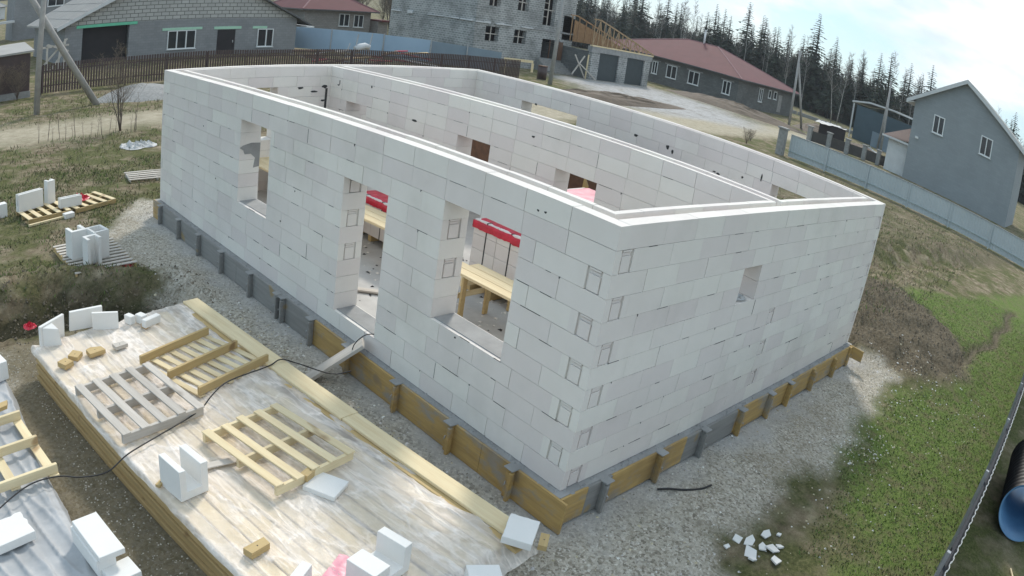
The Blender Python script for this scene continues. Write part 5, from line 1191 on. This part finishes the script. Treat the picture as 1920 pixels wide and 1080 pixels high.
def bare(name,h,seed,bark,twig,lean=0,stems=1,spread=.35,start=.35,low=False,r0=None,nb=22):
    r=random.Random(seed); t=bpy.data.objects.new(name,None); COL.objects.link(t); tr=MB(); cr_=MB()
    for s in range(stems):
        a=r.uniform(0,6.3); off=(spread*h*.5*(s>0 or low))*r.uniform(.5,1)
        P=[Vector((0,0,-.1))]; 
        for i in range(1,7): q=i/6; P.append(Vector((off*q*math.cos(a)+lean*q*h+r.uniform(-.02,.02)*h*.5,off*q*math.sin(a)+r.uniform(-.02,.02)*h*.5,h*q*(1 if s==0 else r.uniform(.8,1)))))
        rad=(r0 or .012*h)*(1 if s==0 else .7); tr.tube(P,rad,6,r1=rad*.12)
        for k in range(nb):
            q=r.uniform(start,.98); i=min(5,int(q*6)); p=P[i].lerp(P[i+1],q*6-i); aa=r.uniform(0,6.3); l=h*spread*(1.05-q)*r.uniform(.5,1.1)+.04*h
            e=p+Vector((math.cos(aa)*l*.6,math.sin(aa)*l*.6,l*r.uniform(.5,1.0))); mid=p.lerp(e,.5)+Vector((0,0,-.05*l))
            tr.tube([p,mid,e],rad*.28,3,r1=rad*.10,cap=False)
            for j in range(7):
                f=r.uniform(.25,1); b_=p.lerp(e,f); a2=r.uniform(0,6.3); l2=l*r.uniform(.2,.5)
                e2=b_+Vector((math.cos(a2)*l2*.6,math.sin(a2)*l2*.6,l2*r.uniform(.1,.9))); cr_.tube([b_,e2],rad*.11,3,r1=rad*.05,cap=False)
                for w in range(2):
                    b3=b_.lerp(e2,r.uniform(.4,1)); a3=r.uniform(0,6.3); l3=l2*r.uniform(.3,.6); cr_.tube([b3,b3+Vector((math.cos(a3)*l3*.6,math.sin(a3)*l3*.6,l3*r.uniform(-.1,.8)))],rad*.07,3,r1=rad*.04,cap=False)
    tr.build('trunk',M[bark],t); cr_.build('twigs',M[twig],t); return t
SP=[spruce(h,100+i) for i,h in enumerate((14,15.5,12.5,16.5,11,13.5))]
BI=[bare('birch_tree',h,200+i,'birch','twig',lean=l,spread=.24,start=.38,r0=.11,nb=30) for i,(h,l) in enumerate(((13.5,0),(12.5,.04),(14.5,-.03)))]
r=random.Random(42); used=set(); spots=[]
for row,(xx,step,jx) in enumerate(((120,4.4,2.0),(123,2.5,1.5),(126.5,2.4,1.5),(130.5,2.6,2),(135.5,2.9,2.5),(142,3.4,3))):
    y=-6+r.uniform(0,3)
    while y<150:
        spots.append((xx+r.uniform(-jx,jx)+max(0,40-y)*.25,y,row)); y+=step*r.uniform(.7,1.3)
nS=nB=0
LS='dark spruce standing in the forest belt behind the houses'; LB='bare pale-trunked birch standing among the spruces of the forest belt'
for i,(x,y,row) in enumerate(spots):
    birch=r.random()<(.62 if row==0 else .40)
    if (not birch and nS>=288) : continue
    src=r.choice(BI if birch else SP); s=r.uniform(.72,1.10)*(.92 if y<25 else 1)
    if birch: nB+=1
    else: nS+=1
    z=ground_z(x,y); wd=r.uniform(1.3,1.75) if not birch else 1
    if src not in used:
        o=src; used.add(src); o.location=(x,y,z); o.scale=(s*wd,s*wd,s)
    else: o=dup(src,(x,y,z),r.uniform(0,6.3),sc=(s*wd,s*wd,s*r.uniform(.95,1.1)))
    tag(o,LB if birch else LS,'tree','birches in the forest belt' if birch else 'spruces in the forest belt')
for i,(x,y,s) in enumerate(((96,-4,.55),(98,-7,.5),(104,-9,.62),(94,-9.5,.45),(150,-24,.9),(156,-30,.85))):
    o=dup(SP[i%6],(x,y,G),i,sc=(s*1.2,s*1.2,s)); tag(o,'small spruce beyond the gabled house at the right picture edge','tree','small spruces beyond the gabled house')
# undergrowth and far rows that read as one dark mass
mb=MB(); r=random.Random(67)
for i in range(9000):
    x=r.uniform(122,160); y=r.uniform(-4,165); h=r.uniform(1.2,3.2) if x<134 else r.uniform(7,12)*(.85+.25*noise.noise(Vector((x*.2,y*.2,1)))); w=r.uniform(.5,1.4); x+=max(0,40-y)*.25; z=G
    mb.add([(x-w,y,z),(x+w,y,z),(x,y-w,z),(x,y+w,z),(x+r.uniform(-.4,.4),y+r.uniform(-.4,.4),z+h)],[(0,2,4),(2,1,4),(1,3,4),(3,0,4)],r.choice((0,0,1)))
o=mb.build('undergrowth',[M['needle'],M['bark']]); tag(o,'dark undergrowth and rear rows of the spruce forest belt','undergrowth',kind='stuff')
# single birches in front of the belt
for (x,y,l,s,lab) in ((104,37.5,.16,.95,'forked leaning birch standing alone in front of the forest belt, left trunk'),(105,37.0,-.10,1.0,'forked leaning birch standing alone in front of the forest belt, right trunk')):
    o=bare('birch_tree',12*s,300+int(x),'birch','twig',lean=l,spread=.25,start=.4,r0=.11,nb=24); o.location=(x,y,G); o.rotation_euler=(0,0,2.6); tag(o,lab,'tree')
# olive scrub far left and behind the roofs
BU=[bare('bare_tree',6.5,400+i,'bark','twig2' if i%2 else 'twig',spread=.55,start=.15,stems=3,r0=.07,nb=30) for i in range(3)]
lst=[]; r=random.Random(51)
for i in range(60): lst.append((r.uniform(46,84),r.uniform(82,104)))
for i in range(26): lst.append((r.uniform(-12,6),r.uniform(78,140)))
for i in range(22): lst.append((r.uniform(20,60),r.uniform(95,130)))
lst+= [(3.0,92),(4.2,93),(-8,62),(-10,70),(58,82),(56,80),(60,84),(59.5,78),(62,80)]
usedb=set()
for i,(x,y) in enumerate(lst):
    src=BU[i%3]; s=r.uniform(.7,1.25)*(1.6 if x>62 else 1)
    if src not in usedb: o=src; usedb.add(src); o.location=(x,y,ground_z(x,y)); o.scale=(s,s,s)
    else: o=dup(src,(x,y,ground_z(x,y)),r.uniform(0,6.3),sc=(s,s,s))
    tag(o,'bare brownish tree beyond the houses','tree','bare trees beyond the houses')
# wooded ridge on the horizon
mb=MB(); r=random.Random(66)
for i in range(1500):
    a=math.radians(r.uniform(-12,30)); d_=r.uniform(420,640); x,y=math.sin(a)*d_,math.cos(a)*d_; z=ground_z(x,y); w=r.uniform(2,4); h=r.uniform(7,13)
    mb.add([(x-w,y,z),(x+w,y,z),(x,y-w,z),(x,y+w,z),(x+r.uniform(-1,1),y,z+h)],[(0,2,4),(2,1,4),(1,3,4),(3,0,4)])
o=mb.build('far_woods',M['needle']); tag(o,'dark wooded slope on the far horizon, top left','woods',kind='stuff')
# shrub by the left poles and low scrub
sh=bare('bare_shrub',3.0,501,'twig','twig2',spread=.50,start=.12,stems=6,r0=.022,nb=16,low=True); sh.scale=(1.2,1.2,1.15); sh.location=(2.3,23.0,G); tag(sh,'tall bare many-stemmed shrub beside the dirt road, in front of the leaning pole','shrub')
iv=bare('ochre_shrub',1.9,505,'twig','twig2',spread=.7,start=.05,stems=8,r0=.02,nb=20,low=True); iv.location=(.1,35.2,G+.1); tag(iv,'dense ochre shrub against the brown wall at the left edge','shrub')
o=dup(iv,(-1.1,35.1,G+.2),1.2,'dense ochre shrub cut off by the left edge, against the brown wall')
WE=bare('dry_weed',1.1,510,'twig','twig2',spread=.35,start=.3,stems=2,r0=.008,nb=6,low=True)
r=random.Random(71); first=True
for i in range(17):
    x=-.9+i*.24+r.uniform(-.1,.1); y=22.6+r.uniform(-.25,.35); s=r.uniform(.6,1.3)
    o=WE if first else dup(WE,(x,y,G),r.uniform(0,6),sc=(s,s,s)); first=False
    if o is WE: o.location=(x,y,G)
    tag(o,'thin dry weed stalk in the row along the near edge of the dirt road','weed','dry weed stalks along the dirt road')
for (x,y,s,lab) in ((39.0,18.6,1.0,'small reddish bare bush left of the tall fence pillar'),(41.5,19.6,.8,'small bare bush just behind the tall fence pillar'),(3.6,20.6,.45,'low dark bush by the far corner of the house')):
    o=dup(iv,(x,y,G),x,lab,sc=(s*.6,s*.6,s*.55))
# heaps and oddments along the back road
M['spoil']=simple('spoil_earth',(.12,.085,.055),(.075,.055,.038),3,bs=.6,bd=.05)
M['gravelheap']=simple('grey_gravel_heap',(.30,.30,.29),(.20,.20,.195),9,bs=.6,bd=.03)
def heap(name,label,x,y,a,b_,h,mat,seed,cat='heap'):
    mb=MB()
    def f(u,v):
        t=2*PI*u; q=v; n=1+.25*noise.noise(Vector((math.cos(t),math.sin(t),seed))); X=a*q*n*math.cos(t); Y=b_*q*n*math.sin(t)
        return (X,Y,h*(1-q**1.6)*(1+.25*noise.noise(Vector((X*1.7,Y*1.7,seed))))-.05)
    mb.grid(f,40,12,smooth=False); o=mb.build(name,M[mat]); o.location=(x,y,G); tag(o,label,cat); return o
heap('gravel_heap','low grey gravel heap in front of the picket fence behind the house corner',6.1,31.6,2.8,2.2,.65,'gravelheap',1)
heap('earth_heap','brown earth bank with dry grass between the house and the whitish yard',37,29.5,12,1.6,.7,'spoil',2,'earth bank')
heap('earth_heap','brown earth bank in front of the long maroon-roofed house',64,33.5,2.6,9,.9,'spoil',3,'earth bank')
heap('earth_heap','brown earth heap behind the pale fence, left of the poles pair',74,27.5,5,3,1.0,'spoil',4,'earth bank')
heap('earth_heap','brown earth heap near the stone post fence',72,21.5,4,2.5,.7,'spoil',5,'earth bank')
t=thing('tarp_covered_pile','dark pile with a white sheet thrown over it behind the pale fence','pile',(70.5,24.5,G),-.5)
mb=MB(); mb.bev(-1.2,1.2,-1.0,1.0,0,1.6,.1); mb.build('pile',M['dark'],t)
mb=MB()
def wf(u,v): 
    x=-1.7+3.4*u; y=-1.15+2.3*v; return (x,y,1.66+.10*nf(x*2,y*2,6)-.35*max(0,abs(x)-1.2))
mb.grid(wf,20,12,smooth=False); mb.build('white_sheet',M['sack'],t)
rag('white crumpled sheet on the ground near the stone post fence',(76.5,22.0,G+.1),1.3,'sack',44,cat='sack',hh=.5,name='sack')
for i in range(7):
    t=thing('low_wall','low pale concrete kerb wall along the foot of the forest','wall',(0,0,G)) if i==0 else t
    x0_,y0_=96+i*1.2,42-i*3.4; mb=MB(); mb.at((x0_,y0_,0),(0,0,math.atan2(-3.4,1.2))); mb.bev(-1.75,1.75,-.15,.15,0,.55,.03); mb.build('wall_panel',M['pillar'],t)
t=thing('step_stone','pair of grey beams lying by the gravel heap','beam',(8.2,29.2,G)); mb=MB(); mb.bev(-.7,.7,-.12,.12,.02,.25,.01); mb.build('beam',M['greyX'],t); mb=MB(); mb.bev(-.8,.5,-.40,-.2,.02,.2,.01); mb.build('beam',M['greyX'],t)

# ------------------------------------------------------------------ the air
mb=MB(); mb.box(-60,330,-60,330,-9,34); hz=mb.build('haze',[]); hz.data.materials.clear()
m=bpy.data.materials.new('haze'); m.use_nodes=True; nt=m.node_tree; nt.nodes.clear(); out=nt.nodes.new('ShaderNodeOutputMaterial'); pv=nt.nodes.new('ShaderNodeVolumePrincipled')
pv.inputs['Density'].default_value=.00035; pv.inputs['Color'].default_value=(.93,.96,1,1); nt.links.new(pv.outputs[0],out.inputs['Volume']); hz.data.materials.append(m); tag(hz,'thin pale haze over the plot and the forest','haze',kind='stuff')
